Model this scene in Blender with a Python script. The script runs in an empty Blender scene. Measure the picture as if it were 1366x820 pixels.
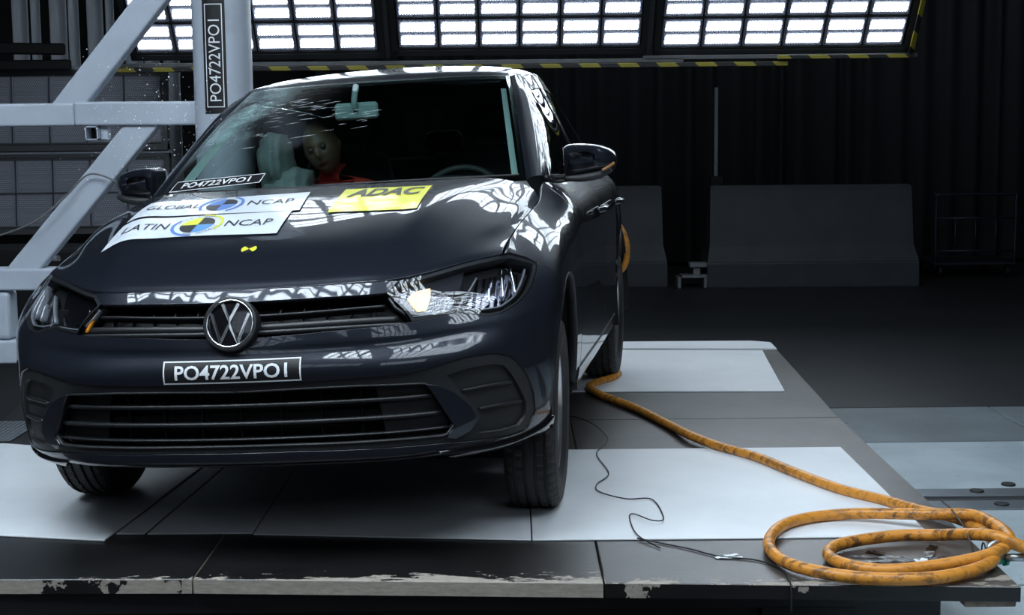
import bpy, bmesh, math, random
import numpy as np
from mathutils import Vector, Matrix
from mathutils.geometry import delaunay_2d_cdt

random.seed(7)
SC = bpy.context.scene
COL = SC.collection
PI = math.pi

# ------------------------------------------------------------------ camera
CAM_H, PITCH, ROLL, FPX = 1.221, math.radians(6.782), math.radians(-0.585), 1933.8
cam_data = bpy.data.cameras.new('camera')
cam_data.sensor_width = 36.0
cam_data.lens = FPX / 1366 * 36.0
cam_data.clip_end = 200
cam = bpy.data.objects.new('camera', cam_data)
COL.objects.link(cam)
_R = Vector((1, 0, 0)); _U = Vector((0, math.sin(PITCH), math.cos(PITCH))); _F = Vector((0, math.cos(PITCH), -math.sin(PITCH)))
_X = _R * math.cos(ROLL) + _U * math.sin(ROLL); _Y = -_R * math.sin(ROLL) + _U * math.cos(ROLL)
cam.matrix_world = Matrix(((_X.x, _Y.x, -_F.x, 0), (_X.y, _Y.y, -_F.y, 0), (_X.z, _Y.z, -_F.z, CAM_H), (0, 0, 0, 1)))
SC.camera = cam

# ------------------------------------------------------------------ world, exposure
world = bpy.data.worlds.new('dark_hall'); SC.world = world; world.use_nodes = True
world.node_tree.nodes['Background'].inputs[0].default_value = (.55, .75, 1.0, 1)
world.node_tree.nodes['Background'].inputs[1].default_value = .004
SC.view_settings.view_transform = 'Standard'
SC.view_settings.look = 'None'
SC.view_settings.exposure = 0.0
SC.view_settings.gamma = 1.0
SC.view_settings.use_curve_mapping = False

# light output of the lamp rigs (three are in view, the others unseen)
BACK_RIG = 17.0      # three rigs in view
TOP_RIG = 29.0       # overhead rig above the platform
FRONT_RIG = 8.0     # rig behind the camera
REAR_FILL = 32.0       # added unseen rig, brightens the rear sheets and floor
LED_COLOR = (.78, .90, 1.0)

# ------------------------------------------------------------------ materials
MATS = {}
def mat(name, base=(.5, .5, .5), rough=.5, metal=0., coat=0., spec=.5, emis=None, estr=0., noise=None, bump=None, trans=0., alpha=1., ior=1.5):
    if name in MATS: return MATS[name]
    m = bpy.data.materials.new(name); m.use_nodes = True
    nt = m.node_tree; b = nt.nodes['Principled BSDF']
    b.inputs['Base Color'].default_value = (*base, 1)
    b.inputs['Roughness'].default_value = rough
    b.inputs['Metallic'].default_value = metal
    b.inputs['Coat Weight'].default_value = coat
    b.inputs['Coat Roughness'].default_value = .03
    b.inputs['Specular IOR Level'].default_value = spec
    b.inputs['Transmission Weight'].default_value = trans
    b.inputs['IOR'].default_value = ior
    b.inputs['Alpha'].default_value = alpha
    if emis:
        b.inputs['Emission Color'].default_value = (*emis, 1); b.inputs['Emission Strength'].default_value = estr
    if noise or bump:
        tc = nt.nodes.new('ShaderNodeTexCoord')
    if noise:      # (scale, other colour, low, high)
        n = nt.nodes.new('ShaderNodeTexNoise'); n.inputs['Scale'].default_value = noise[0]; n.inputs['Detail'].default_value = 8
        r = nt.nodes.new('ShaderNodeMapRange'); r.inputs[1].default_value = noise[2]; r.inputs[2].default_value = noise[3]
        x = nt.nodes.new('ShaderNodeMix'); x.data_type = 'RGBA'
        x.inputs[6].default_value = (*base, 1); x.inputs[7].default_value = (*noise[1], 1)
        nt.links.new(tc.outputs['Object'], n.inputs['Vector']); nt.links.new(n.outputs[0], r.inputs[0])
        nt.links.new(r.outputs[0], x.inputs[0]); nt.links.new(x.outputs[2], b.inputs['Base Color'])
    if bump:       # (scale, strength)
        n = nt.nodes.new('ShaderNodeTexNoise'); n.inputs['Scale'].default_value = bump[0]; n.inputs['Detail'].default_value = 5
        u = nt.nodes.new('ShaderNodeBump'); u.inputs['Strength'].default_value = bump[1]; u.inputs['Distance'].default_value = .004
        nt.links.new(tc.outputs['Object'], n.inputs['Vector']); nt.links.new(n.outputs[0], u.inputs['Height'])
        nt.links.new(u.outputs[0], b.inputs['Normal'])
    MATS[name] = m
    return m

def nodes(m): return m.node_tree, m.node_tree.nodes['Principled BSDF']
def math_node(nt, op, a, b=None, c=None):
    n = nt.nodes.new('ShaderNodeMath'); n.operation = op
    for k, v in enumerate((a, b, c)):
        if v is None: continue
        if isinstance(v, (int, float)): n.inputs[k].default_value = v
        else: nt.links.new(v, n.inputs[k])
    return n.outputs[0]
def xyz(nt, out='Object', scale=(1, 1, 1)):
    tc = nt.nodes.new('ShaderNodeTexCoord'); mp = nt.nodes.new('ShaderNodeMapping'); mp.inputs['Scale'].default_value = scale
    nt.links.new(tc.outputs[out], mp.inputs['Vector'])
    s = nt.nodes.new('ShaderNodeSeparateXYZ'); nt.links.new(mp.outputs[0], s.inputs[0])
    return s.outputs, mp.outputs[0]
def mixc(nt, fac, a, b):
    x = nt.nodes.new('ShaderNodeMix'); x.data_type = 'RGBA'
    for i, v in ((0, fac), (6, a), (7, b)):
        if isinstance(v, tuple): x.inputs[i].default_value = (*v, 1)
        elif isinstance(v, (int, float)): x.inputs[i].default_value = v
        else: nt.links.new(v, x.inputs[i])
    return x.outputs[2]
def noise_node(nt, vec, scale, detail=6, rough=.5):
    n = nt.nodes.new('ShaderNodeTexNoise'); n.inputs['Scale'].default_value = scale; n.inputs['Detail'].default_value = detail
    n.inputs['Roughness'].default_value = rough; nt.links.new(vec, n.inputs['Vector']); return n.outputs[0]
def maprange(nt, v, a, b, c=0., d=1.):
    r = nt.nodes.new('ShaderNodeMapRange'); nt.links.new(v, r.inputs[0])
    for k, q in enumerate((a, b, c, d)):
        if isinstance(q, (int, float)): r.inputs[k + 1].default_value = q
        else: nt.links.new(q, r.inputs[k + 1])
    return r.outputs[0]

# ------------------------------------------------------------------ object helpers
def link(name, mesh, m=None, parent=None, **tags):
    o = bpy.data.objects.new(name, mesh); COL.objects.link(o)
    if m is not None: mesh.materials.append(m)
    if parent is not None: o.parent = parent
    for k, v in tags.items():
        if v: o[k] = v
    return o
def mesh_from(name, V, F, smooth=False, N=None, uv=None):
    me = bpy.data.meshes.new(name)
    me.from_pydata([tuple(map(float, v)) for v in V], [], [tuple(map(int, f)) for f in F])
    if smooth: me.polygons.foreach_set('use_smooth', [True] * len(me.polygons))
    if uv is not None:
        l = me.uv_layers.new(name='uv')
        li = np.empty(len(me.loops), int); me.loops.foreach_get('vertex_index', li)
        l.data.foreach_set('uv', np.asarray(uv, float)[li].ravel())
    me.update()
    if N is not None: me.normals_split_custom_set_from_vertices([tuple(map(float, n)) for n in N])
    return me
def empty(name, loc=(0, 0, 0), rotz=0., **tags):
    o = bpy.data.objects.new(name, None); COL.objects.link(o); o.location = loc; o.rotation_euler = (0, 0, rotz); o.empty_display_size = .1
    for k, v in tags.items():
        if v: o[k] = v
    return o
def bm_mesh(name, bm, smooth=False):
    me = bpy.data.meshes.new(name); bm.to_mesh(me); bm.free()
    if smooth: me.polygons.foreach_set('use_smooth', [True] * len(me.polygons))
    return me
def add_box(bm, lo, hi, bevel=0., M=None, seg=1):
    b = bmesh.new(); bmesh.ops.create_cube(b, size=1)
    for v in b.verts:
        v.co = Vector([(lo[i] + hi[i]) / 2 + v.co[i] * (hi[i] - lo[i]) for i in range(3)])
    if bevel: bmesh.ops.bevel(b, geom=b.edges[:], offset=bevel, segments=seg, affect='EDGES', profile=.5)
    if M is not None: b.transform(M)
    t = bpy.data.meshes.new('t'); b.to_mesh(t); b.free(); bm.from_mesh(t); bpy.data.meshes.remove(t)
def box(name, lo, hi, m, parent=None, bevel=0., M=None, seg=1, smooth=False, **tags):
    bm = bmesh.new(); add_box(bm, lo, hi, bevel, M, seg); return link(name, bm_mesh(name, bm, smooth), m, parent, **tags)
def prism(name, poly, y0, y1, m, parent=None, bevel=0., M=None, **tags):
    """polygon in (x, z) extruded along y"""
    bm = bmesh.new(); vs = [bm.verts.new((x, y0, z)) for x, z in poly]; f = bm.faces.new(vs)
    r = bmesh.ops.extrude_face_region(bm, geom=[f]); bmesh.ops.translate(bm, vec=(0, y1 - y0, 0), verts=[v for v in r['geom'] if isinstance(v, bmesh.types.BMVert)])
    bmesh.ops.recalc_face_normals(bm, faces=bm.faces)
    if bevel: bmesh.ops.bevel(bm, geom=bm.edges[:], offset=bevel, segments=2, affect='EDGES', profile=.5)
    if M is not None: bm.transform(M)
    return link(name, bm_mesh(name, bm), m, parent, **tags)
def smooth_path(pts, n=8):
    P = np.array(pts, float); P = np.concatenate([2 * P[:1] - P[1:2], P, 2 * P[-1:] - P[-2:-1]]); out = []
    for i in range(1, len(P) - 2):
        for k in range(n):
            t = k / n; c = (-.5*t**3+t*t-.5*t, 1.5*t**3-2.5*t*t+1, -1.5*t**3+2*t*t+.5*t, .5*t**3-.5*t*t)
            out.append(sum(c[j] * P[i - 1 + j] for j in range(4)))
    out.append(P[-2]); return np.array(out)
def tube_data(path, r, seg=10, flat=1., caps=True):
    P = np.array(path, float); n = len(P); V = []; F = []
    T = np.gradient(P, axis=0); T /= np.maximum(np.linalg.norm(T, axis=1, keepdims=True), 1e-9)
    up = np.array([0, 0, 1.]) if abs(T[0][2]) < .9 else np.array([1., 0, 0])
    A = np.cross(T[0], up); A /= np.linalg.norm(A)
    for i in range(n):
        A = A - T[i] * (A @ T[i]); A /= np.linalg.norm(A); B = np.cross(A, T[i])
        rr = r[i] if hasattr(r, '__len__') else r
        for k in range(seg):
            a = 2 * PI * k / seg; V.append(P[i] + A * math.cos(a) * rr + B * math.sin(a) * rr * flat)
    for i in range(n - 1):
        for k in range(seg):
            a, b = i * seg + k, i * seg + (k + 1) % seg; F.append((a, a + seg, b + seg, b))
    if caps: F.append(tuple(range(seg))); F.append(tuple(range((n - 1) * seg, n * seg))[::-1])
    return V, F
def tube(name, path, r, m, parent=None, seg=10, flat=1., **tags):
    V, F = tube_data(path, r, seg, flat); return link(name, mesh_from(name, V, F, True), m, parent, **tags)
def lathe(profile, seg=48, close=False):
    """profile (r, h) turned about the x axis"""
    V = []; F = []; n = len(profile)
    for k in range(seg):
        a = 2 * PI * k / seg
        for r, h in profile: V.append((h, r * math.cos(a), r * math.sin(a)))
    for k in range(seg):
        for i in range(n - 1 + (1 if close else 0)):
            a = k * n + i; b = k * n + (i + 1) % n; c = ((k + 1) % seg) * n
            F.append((a, c + i, c + (i + 1) % n, b))
    return V, F
_txt = {}
def text_mesh(s, spacing=1.0, bold=0.):
    """flat text as (verts2d scaled to a unit box, faces)"""
    c = bpy.data.curves.new('t', 'FONT'); c.body = s; c.resolution_u = 3; c.space_character = spacing; c.offset = bold
    o = bpy.data.objects.new('t', c); COL.objects.link(o)
    bpy.context.view_layer.update()
    me = bpy.data.meshes.new_from_object(o.evaluated_get(bpy.context.evaluated_depsgraph_get()))
    V = np.array([v.co[:2] for v in me.vertices]); F = [tuple(p.vertices) for p in me.polygons]
    bpy.data.objects.remove(o); bpy.data.curves.remove(c); bpy.data.meshes.remove(me)
    lo = V.min(0); hi = V.max(0); V = (V - lo) / (hi - lo); asp = (hi - lo)[0] / (hi - lo)[1]
    bm = bmesh.new(); vs = [bm.verts.new((a * asp, b, 0)) for a, b in V]
    for f in F:
        try: bm.faces.new([vs[i] for i in f])
        except ValueError: pass
    bmesh.ops.triangulate(bm, faces=bm.faces[:])
    for _ in range(3):
        e = [q for q in bm.edges if q.calc_length() > .28]
        if not e: break
        bmesh.ops.subdivide_edges(bm, edges=e, cuts=1, use_grid_fill=False); bmesh.ops.triangulate(bm, faces=bm.faces[:])
    bm.verts.index_update(); V = np.array([(v.co.x / asp, v.co.y) for v in bm.verts]); F = [tuple(v.index for v in f.verts) for f in bm.faces]; bm.free()
    return V, F
# ------------------------------------------------------------------ the hall
GZ = -.30      # hall floor; the carrier platform top is z = 0
def concrete(name, a, b, rough, scale=3., dirt=(.02, .02, .02), rr=None):
    m = mat(name, a, rough)
    nt, bs = nodes(m); s, v = xyz(nt)
    n1 = maprange(nt, noise_node(nt, v, scale, 9, .6), .35, .65)
    n2 = maprange(nt, noise_node(nt, v, scale * 9, 6, .7), .62, .72)
    c = mixc(nt, n1, a, b); c = mixc(nt, n2, c, dirt); nt.links.new(c, bs.inputs['Base Color'])
    return m
M_floor = concrete('dark_hall_floor', (.013, .015, .017), (.018, .020, .022), .5)
M_slab = concrete('grey_floor_plate', (.17, .20, .22), (.12, .14, .155), .5, 2.)
M_slab2 = concrete('worn_blue_grey_floor_plate', (.46, .54, .58), (.34, .41, .45), .42, 2.5, (.25, .28, .30))
M_rail = mat('worn_steel', (.25, .28, .31), .38, .8, bump=(40, .2))
M_black = mat('black', (.006, .006, .007), .6)
M_blacksteel = mat('black_steel', (.012, .013, .015), .45, .2, bump=(60, .15))
M_wall = mat('dark_wall', (.06, .06, .06), .8)
M_curtain = mat('dark_curtain', (.055, .058, .065), .6)
M_strip = mat('plastic_strip_curtain', (.75, .80, .88), .35, spec=.6)
M_white = mat('white_painted_steel', (.44, .49, .56), .42, noise=(2.5, (.37, .41, .48), .4, .7), bump=(30, .08))
M_bolt = mat('bare_steel', (.55, .55, .55), .3, 1.)

floor = box('floor', (-9, -3, GZ - .1), (9, 20, GZ), M_floor, kind='structure')
# plates let into the floor to the right of the platform
def plate(name, x0, x1, y0, y1, z, m, lab=None): return box(name, (x0, y0, z - .02), (x1, y1, z), m, floor, .003, label=lab)
plate('floor_plate', 1.5, 6, 7.90, 8.9, GZ + .004, M_floor)
plate('floor_plate', 1.5, 2.62, 6.99, 7.88, GZ + .006, M_slab); plate('floor_plate', 2.63, 6, 6.99, 7.88, GZ + .006, M_slab)
plate('floor_plate', 1.5, 6, 6.03, 6.96, GZ + .01, M_slab2)
plate('steel_strip', 1.5, 6, 5.90, 6.02, GZ + .012, M_rail)
plate('rail_groove', 1.5, 6, 5.83, 5.89, GZ + .003, M_black)
plate('steel_strip', 1.5, 6, 5.68, 5.82, GZ + .012, M_rail)
plate('floor_plate', 1.5, 6, 4.72, 5.67, GZ + .01, M_slab2)
plate('floor_plate', 1.0, 6, 2.0, 4.70, GZ + .008, M_slab2)
for x, y in ((1.95, 5.97), (1.98, 5.75), (2.12, 6.08), (2.25, 5.10), (2.05, 5.10)):
    V, F = lathe([(0, .004), (.028, .004), (.03, .0), (.03, -.01)], 20); V = [(v[1], v[2], v[0]) for v in V]
    o = link('floor_bolt', mesh_from('floor_bolt', V, F), M_black, floor); o.location = (x, y, GZ + .014)
# left side: tread plate seen past the front of the car
M_tread = mat('steel_tread_plate', (.20, .22, .24), .4, .7)
nt, bs = nodes(M_tread); s, v = xyz(nt)
a = math_node(nt, 'SINE', math_node(nt, 'MULTIPLY', math_node(nt, 'ADD', s[0], s[1]), 150.)); b_ = math_node(nt, 'SINE', math_node(nt, 'MULTIPLY', math_node(nt, 'SUBTRACT', s[0], s[1]), 150.))
bp = nt.nodes.new('ShaderNodeBump'); bp.inputs['Distance'].default_value = .004; nt.links.new(math_node(nt, 'MULTIPLY', a, b_), bp.inputs['Height']); nt.links.new(bp.outputs[0], bs.inputs['Normal'])

def pleats(name, x0, x1, y, z0, z1, m, pitch, depth, seedv, parent=None, **tags):
    rnd = random.Random(seedv); V = []; F = []; x = x0; k = 0; P = []
    while x < x1:
        P.append((x, y + (depth if k % 2 else 0) * rnd.uniform(.3, 1.))); x += pitch * rnd.uniform(.6, 1.5); k += 1
    P = smooth_path([(a, b, 0) for a, b in P], 4)
    for p in P: V += [(p[0], p[1], z0), (p[0], p[1], z1)]
    for i in range(len(P) - 1): F.append((2 * i, 2 * i + 2, 2 * i + 3, 2 * i + 1))
    o = link(name, mesh_from(name, V, F, True), m, parent, **tags)
    sm = o.modifiers.new('thick', 'SOLIDIFY'); sm.thickness = .006
    return o
box('wall_back', (-9, 17.2, GZ), (9, 17.4, 7), M_wall, kind='structure')
box('wall_right', (7.6, -3, GZ), (7.8, 17.2, 7), M_wall, kind='structure')
box('wall_left', (-9, -3, GZ), (-8.8, 17.2, 7), M_wall, kind='structure')
box('wall_front', (-9, -3.2, GZ), (9, -3, 7), M_wall, kind='structure')
box('ceiling', (-9, -3.2, 7), (9, 17.4, 7.1), M_wall, kind='structure')
pleats('curtain', -2.2, 7.4, 16.6, GZ + .05, 5.8, M_curtain, .13, .10, 3, label='dark pleated curtain hanging across the back wall behind the barriers', category='curtain')
# light strip curtain at upper left, one strip after the other
sc_ = empty('strip_curtain', (-3.9, 13.4, .6), label='pale grey vertical strip curtain at upper left behind the white frame', category='curtain')
for k in range(9):
    w = (.15, .09, .16, .10, .15, .08, .16, .14, .15)[k]; x = -.62 + .17 * k
    V = []; F = []
    for i in range(7):
        t = i / 6; V += [(x + w * t, .04 * math.sin(PI * t), 0), (x + w * t, .04 * math.sin(PI * t), 3.4)]
    for i in range(6): F.append((2 * i, 2 * i + 1, 2 * i + 3, 2 * i + 2))
    o = link('strip', mesh_from('strip', V, F, True), M_strip, sc_); sm = o.modifiers.new('thick', 'SOLIDIFY'); sm.thickness = .006

# ------------------------------------------------------------------ LED rigs
def led_material(name, strength):
    m = mat(name, (.5, .52, .56), .4)
    nt, bs = nodes(m)
    tc = nt.nodes.new('ShaderNodeTexCoord'); sp = nt.nodes.new('ShaderNodeSeparateXYZ'); nt.links.new(tc.outputs['UV'], sp.inputs[0])
    row = math_node(nt, 'FLOOR', math_node(nt, 'MULTIPLY', sp.outputs[1], 5.))
    u = math_node(nt, 'ADD', math_node(nt, 'MULTIPLY', sp.outputs[0], 13.), math_node(nt, 'MULTIPLY', math_node(nt, 'MODULO', row, 2.), .5))
    du = math_node(nt, 'SUBTRACT', math_node(nt, 'FRACT', u), .5); dv = math_node(nt, 'SUBTRACT', math_node(nt, 'FRACT', math_node(nt, 'MULTIPLY', sp.outputs[1], 5.)), .5)
    d = math_node(nt, 'SQRT', math_node(nt, 'ADD', math_node(nt, 'MULTIPLY', du, du), math_node(nt, 'MULTIPLY', dv, dv)))
    dot = maprange(nt, d, .42, .26)
    if strength > 0:
        bs.inputs['Emission Color'].default_value = (*LED_COLOR, 1)
        nt.links.new(maprange(nt, dot, 0., 1., strength * .03, strength), bs.inputs['Emission Strength'])
    else:
        nt.links.new(mixc(nt, dot, (.22, .23, .27), (.55, .58, .66)), bs.inputs['Base Color'])
    return m
M_cell = mat('led_module_housing', (.34, .35, .42), .5, emis=None)
M_frame = mat('rig_frame', (.035, .037, .04), .5, .3)
M_framegrey = mat('rig_frame_grey', (.10, .105, .11), .5, .3)
MW, MH = .302, .272
_led = {}
def led_meshes(m):
    if m.name in _led: return _led[m.name]
    bm = bmesh.new(); add_box(bm, (.006, .0, .006), (MW - .006, .03, MH - .006), .003)
    for z in (.03, .145): add_box(bm, (.012, -.012, z - .012), (.022, .0, z + .10)); add_box(bm, (MW - .022, -.012, z - .012), (MW - .012, .0, z + .10))
    cell = bm_mesh('led_module', bm); cell.materials.append(M_cell)
    V = []; F = []; U = []
    for z in (.034, .150):
        b = len(V); V += [(.024, -.006, z), (MW - .030, -.006, z), (MW - .024, -.006, z + .080), (.034, -.006, z + .080)]; F.append((b, b + 1, b + 2, b + 3)); U += [(0, 0), (1, 0), (1, 1), (0, 1)]
    bar = mesh_from('light_bar', V, F, uv=U); bar.materials.append(m)
    _led[m.name] = (cell, bar); return _led[m.name]
def led_rig(label, M, cols, rows, m, skirt=True, group=None, white_edge=False):
    """panel in its own x-z plane, bottom left corner at the origin, shining towards -y"""
    root = empty('led_light_panel', label=label, category='light panel', group=group); root.matrix_world = M
    cell, bar = led_meshes(m)
    for i in range(cols):
        for j in range(rows):
            c = link('led_module', cell, None, root); c.location = (i * MW, 0, j * MH)
            b = link('light_bars', bar, None, c)
    W, H = cols * MW, rows * MH
    bm = bmesh.new()
    for z in np.arange(0, rows + 1) * MH: add_box(bm, (-.03, -.012, z - .007), (W + .03, .03, z + .007))
    add_box(bm, (-.045, -.02, -.05), (-.005, .06, H + .04)); add_box(bm, (W + .005, -.02, -.05), (W + .045, .06, H + .04))
    add_box(bm, (-.045, -.02, -.06), (W + .045, .06, -.012)); add_box(bm, (-.045, -.02, H + .01), (W + .045, .06, H + .05))
    add_box(bm, (-.03, .032, -.03), (W + .03, .06, H + .03))
    link('panel_frame', bm_mesh('panel_frame', bm), M_framegrey if white_edge else M_frame, root)
    if white_edge: box('edge_trim', (-.05, -.03, H + .04), (W + .05, .07, H + .065), M_white, root, .006)
    return root
M_back = led_material('led_lit_back', BACK_RIG); M_top = led_material('led_lit_top', TOP_RIG); M_top2 = led_material('led_lit_top_left', TOP_RIG * 1.9)
M_front = led_material('led_lit_front', FRONT_RIG); M_front2 = led_material('led_lit_front_left', FRONT_RIG * .4); M_fill = led_material('led_lit_fill', REAR_FILL); M_off = led_material('led_off', 0.)
TILT = math.radians(40)
def rigm(loc, rz=0., tilt=TILT): return Matrix.Translation(loc) @ Matrix.Rotation(rz, 4, 'Z') @ Matrix.Rotation(tilt, 4, 'X')
led_rig('lit LED light panel at upper left, partly behind the pole', rigm((-2.79, 11, 1.86)), 6, 9, M_back, group=None)
led_rig('lit LED light panel in the middle above the car roof', rigm((-.83, 11, 1.875)), 6, 9, M_back)
led_rig('lit LED light panel at upper right with striped right edge', rigm((1.13, 11, 1.86)), 6, 9, M_back)
M_haz = mat('black_yellow_hazard_tape', (.5, .42, .02), .5)
nt, bs = nodes(M_haz); s, v = xyz(nt)
st = math_node(nt, 'GREATER_THAN', math_node(nt, 'FRACT', math_node(nt, 'ADD', math_node(nt, 'MULTIPLY', math_node(nt, 'ADD', s[0], s[2]), 3.45), math_node(nt, 'MULTIPLY', s[1], 3.))), .5)
nt.links.new(mixc(nt, st, (.008, .008, .008), (.26, .22, .02)), bs.inputs['Base Color'])
gb = empty('support_frame', (0, 11, 1.8), label='dark hanging frame edged with yellow and black tape under the light panels', category='frame')
def fb(name, lo, hi, m): return box(name, lo, hi, m, gb, .002)
fb('frame_bar', (-2.95, -.02, -.05), (1.3, .05, -.02), M_framegrey); fb('frame_bar', (1.0, -.02, -.03), (3.05, .05, .0), M_framegrey)
fb('hazard_edge', (-2.95, -.03, -.085), (2.08, .05, -.053), M_haz); fb('hazard_edge', (2.0, -.05, -.036), (3.02, -.03, -.008), M_haz)
for xx in (-.925, 1.045, 3.02): 
    o = fb('frame_upright', (xx - .025, .07, -.05), (xx + .025, .12, 2.0), M_framegrey); o.rotation_euler = (TILT, 0, 0)
o = fb('hazard_edge', (2.985, -.02, -.02), (3.02, .0, 1.7), M_haz); o.rotation_euler = (TILT, 0, 0)
# rigs outside the frame: overhead, behind the camera and one added at the right rear
led_rig('lit LED light panel high in front of the car at the left, out of view', rigm((-.9, -.6, 2.6), PI - .1, math.radians(20)), 8, 5, M_front2)
led_rig('lit LED light panel hanging flat above the platform, out of view', Matrix.Translation((-3.9, 3.9, 4.2)) @ Matrix.Rotation(PI / 2, 4, 'X'), 11, 9, M_top2)
led_rig('lit LED light panel hanging flat above the right half of the platform, out of view', Matrix.Translation((.0, 3.6, 4.2)) @ Matrix.Rotation(PI / 2, 4, 'X'), 11, 9, M_top)
led_rig('lit LED fill panel added above the right rear corner of the platform, out of view', Matrix.Translation((.3, 10.7, 4.7)) @ Matrix.Rotation(PI / 2, 4, 'X'), 9, 4, M_fill)
led_rig('lit LED light panel high in front of the car, out of view', rigm((2.6, -.6, 2.2), PI + .1, math.radians(20)), 9, 5, M_front)
# unlit rigs standing at the left
for k, (zb, rows, lab) in enumerate(((1.19, 2, 'unlit LED light panel at the left, upper one of the two, above the white beam'), (.52, 2, 'unlit LED light panel at the left, lower one of the two, below the white beam'))):
    led_rig(lab, Matrix.Translation((-2.80 - 9 * MW, 11.75, zb)) @ Matrix.Rotation(math.radians(-4), 4, 'X'), 9, rows, M_off, white_edge=True)
bench = empty('dark_rails', (-4.2, 11.6, 1.8), label='two dark horizontal rails at the left above the unlit light panels', category='rail')
box('rail', (-1.0, 0, .10), (.68, .06, .19), M_blacksteel, bench, .01, M=Matrix.Rotation(math.radians(1.2), 4, 'Y')); box('rail', (-1.0, .02, -.03), (.72, .08, .05), M_blacksteel, bench, .01)
for xx in (-.8,): box('upright', (xx, .01, -1.2), (xx + .05, .05, .15), M_blacksteel, bench, .004)
box('cabinet', (-4.8, 10.6, GZ), (-2.75, 11.3, .42), M_black, label='black low cabinet at the far left under the unlit light panels', category='cabinet', bevel=.02)

# ------------------------------------------------------------------ barriers, post, trolley in the dark
M_barrier = mat('grey_barrier_shell', (.036, .044, .054), .6, noise=(4, (.030, .037, .046), .4, .6))
def barrier(x0, x1, y, label):
    L = x1 - x0
    bm = bmesh.new()
    prof = [(-.30, 0), (-.30, .25), (-.20, .42), (-.12, .97), (-.10, 1.0), (.10, 1.0), (.12, .97), (.20, .42), (.30, .25), (.30, 0)]
    a = [bm.verts.new((0 if z < .3 else (.0 if z > 2 else .0), yy, z)) for yy, z in prof]
    def inset(z): return 0 if z < .3 else .02 + .03 * z
    for v, (yy, z) in zip(a, prof): v.co.x = inset(z)
    b = [bm.verts.new((L - inset(z), yy, z)) for yy, z in prof]
    n = len(prof)
    for i in range(n): bm.faces.new((a[i], a[(i + 1) % n], b[(i + 1) % n], b[i]))
    bm.faces.new(a[::-1]); bm.faces.new(b); bmesh.ops.recalc_face_normals(bm, faces=bm.faces)
    bmesh.ops.bevel(bm, geom=bm.edges[:], offset=.012, segments=2, affect='EDGES')
    o = link('road_barrier', bm_mesh('road_barrier', bm), M_barrier, label=label, category='barrier'); o.location = (x0, y, GZ); o.rotation_euler = (0, 0, -.02)
    return o
barrier(.2, 1.56, 14.7, 'grey barrier block directly behind the car door mirror')
barrier(1.93, 4.01, 14.5, 'wide grey barrier block alone on the dark floor at the right')
post = empty('upright_post', (2.12, 15.05, GZ), label='slim pale upright post behind the wide grey barrier', category='post')
box('post', (-.02, -.02, 0), (.02, .02, 1.985), mat('aluminium', (.28, .30, .33), .4, .6), post, .003)
box('foot_plate', (-.12, -.12, 0), (.12, .12, .015), M_blacksteel, post); box('clamp', (-.06, -.04, .98), (.08, .04, 1.08), M_blacksteel, post, .01)
jack = empty('floor_jack', (1.70, 14.35, GZ), label='small pale metal stand on the floor between the two barriers', category='stand')
mj = mat('pale_metal', (.22, .23, .25), .5, .4)
box('base', (-.02, -.1, .10), (.26, .1, .13), mj, jack, .004); box('top', (.06, -.08, .2), (.24, .08, .25), mj, jack, .01); box('column', (.10, -.04, .12), (.17, .04, .22), mj, jack, .004)
for xx in (-.06, .2): box('foot', (xx, -.1, 0), (xx + .035, .1, .11), mj, jack, .004)
cart = empty('trolley', (4.40, 15.0, GZ), label='dark tubular trolley in the shadows at far right', category='trolley')
mc = mat('dark_blue_tube', (.025, .03, .045), .4, .3)
tube('handle_frame', smooth_path([(0, 0, .1), (0, 0, .80), (.04, 0, .86), (.78, 0, .86), (.82, 0, .80), (.82, 0, .1)], 4), .016, mc, cart)
for z in (.62, .28): tube('cross_tube', [(0, 0, z), (.82, 0, z)], .012, mc, cart)
for xx in (.2, .41, .62): tube('cross_tube', [(xx, 0, .28), (xx, 0, .62)], .009, mc, cart)
box('deck', (-.02, -.02, .13), (.84, .9, .16), mc, cart, .01)
for xx in (.06, .76):
    for yy in (.06, .8):
        V, F = lathe([(0, -.015), (.06, -.015), (.06, .015), (0, .015)], 20); o = link('castor', mesh_from('castor', V, F), M_black, cart); o.location = (xx, yy, .065)

# ------------------------------------------------------------------ carrier platform
plat = empty('carrier_platform', (0, 3.87, 0), label='low black plywood platform with chipped edges that carries the car', category='platform')
M_ply = mat('black_film_plywood', (.10, .10, .105), .38, spec=.55)
nt, bs = nodes(M_ply)
geo = nt.nodes.new('ShaderNodeTexCoord'); sp = nt.nodes.new('ShaderNodeSeparateXYZ'); nt.links.new(geo.outputs['Object'], sp.inputs[0]); O = geo.outputs['Object']
edge = sp.outputs[1]                                     # object y = distance from the front edge
mpn = nt.nodes.new('ShaderNodeMapping'); mpn.inputs['Scale'].default_value = (1.4, 3.2, 6.); nt.links.new(O, mpn.inputs['Vector'])
big = math_node(nt, 'MAXIMUM', noise_node(nt, mpn.outputs[0], 3.0, 9, .68), math_node(nt, 'SUBTRACT', noise_node(nt, mpn.outputs[0], 11.0, 9, .75), .005))
th = maprange(nt, edge, .0, .20, .445, .79)
chip = math_node(nt, 'GREATER_THAN', big, math_node(nt, 'ADD', th, math_node(nt, 'MULTIPLY', math_node(nt, 'GREATER_THAN', sp.outputs[0], .25), .11)))
face = nt.nodes.new('ShaderNodeNewGeometry'); fn = nt.nodes.new('ShaderNodeSeparateXYZ'); nt.links.new(face.outputs['Normal'], fn.inputs[0])
front = math_node(nt, 'LESS_THAN', fn.outputs[2], .5)
mpf = nt.nodes.new('ShaderNodeMapping'); mpf.inputs['Scale'].default_value = (1., 1., 1.); nt.links.new(O, mpf.inputs['Vector'])
pn = noise_node(nt, mpf.outputs[0], 4.5, 7, .6)
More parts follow.
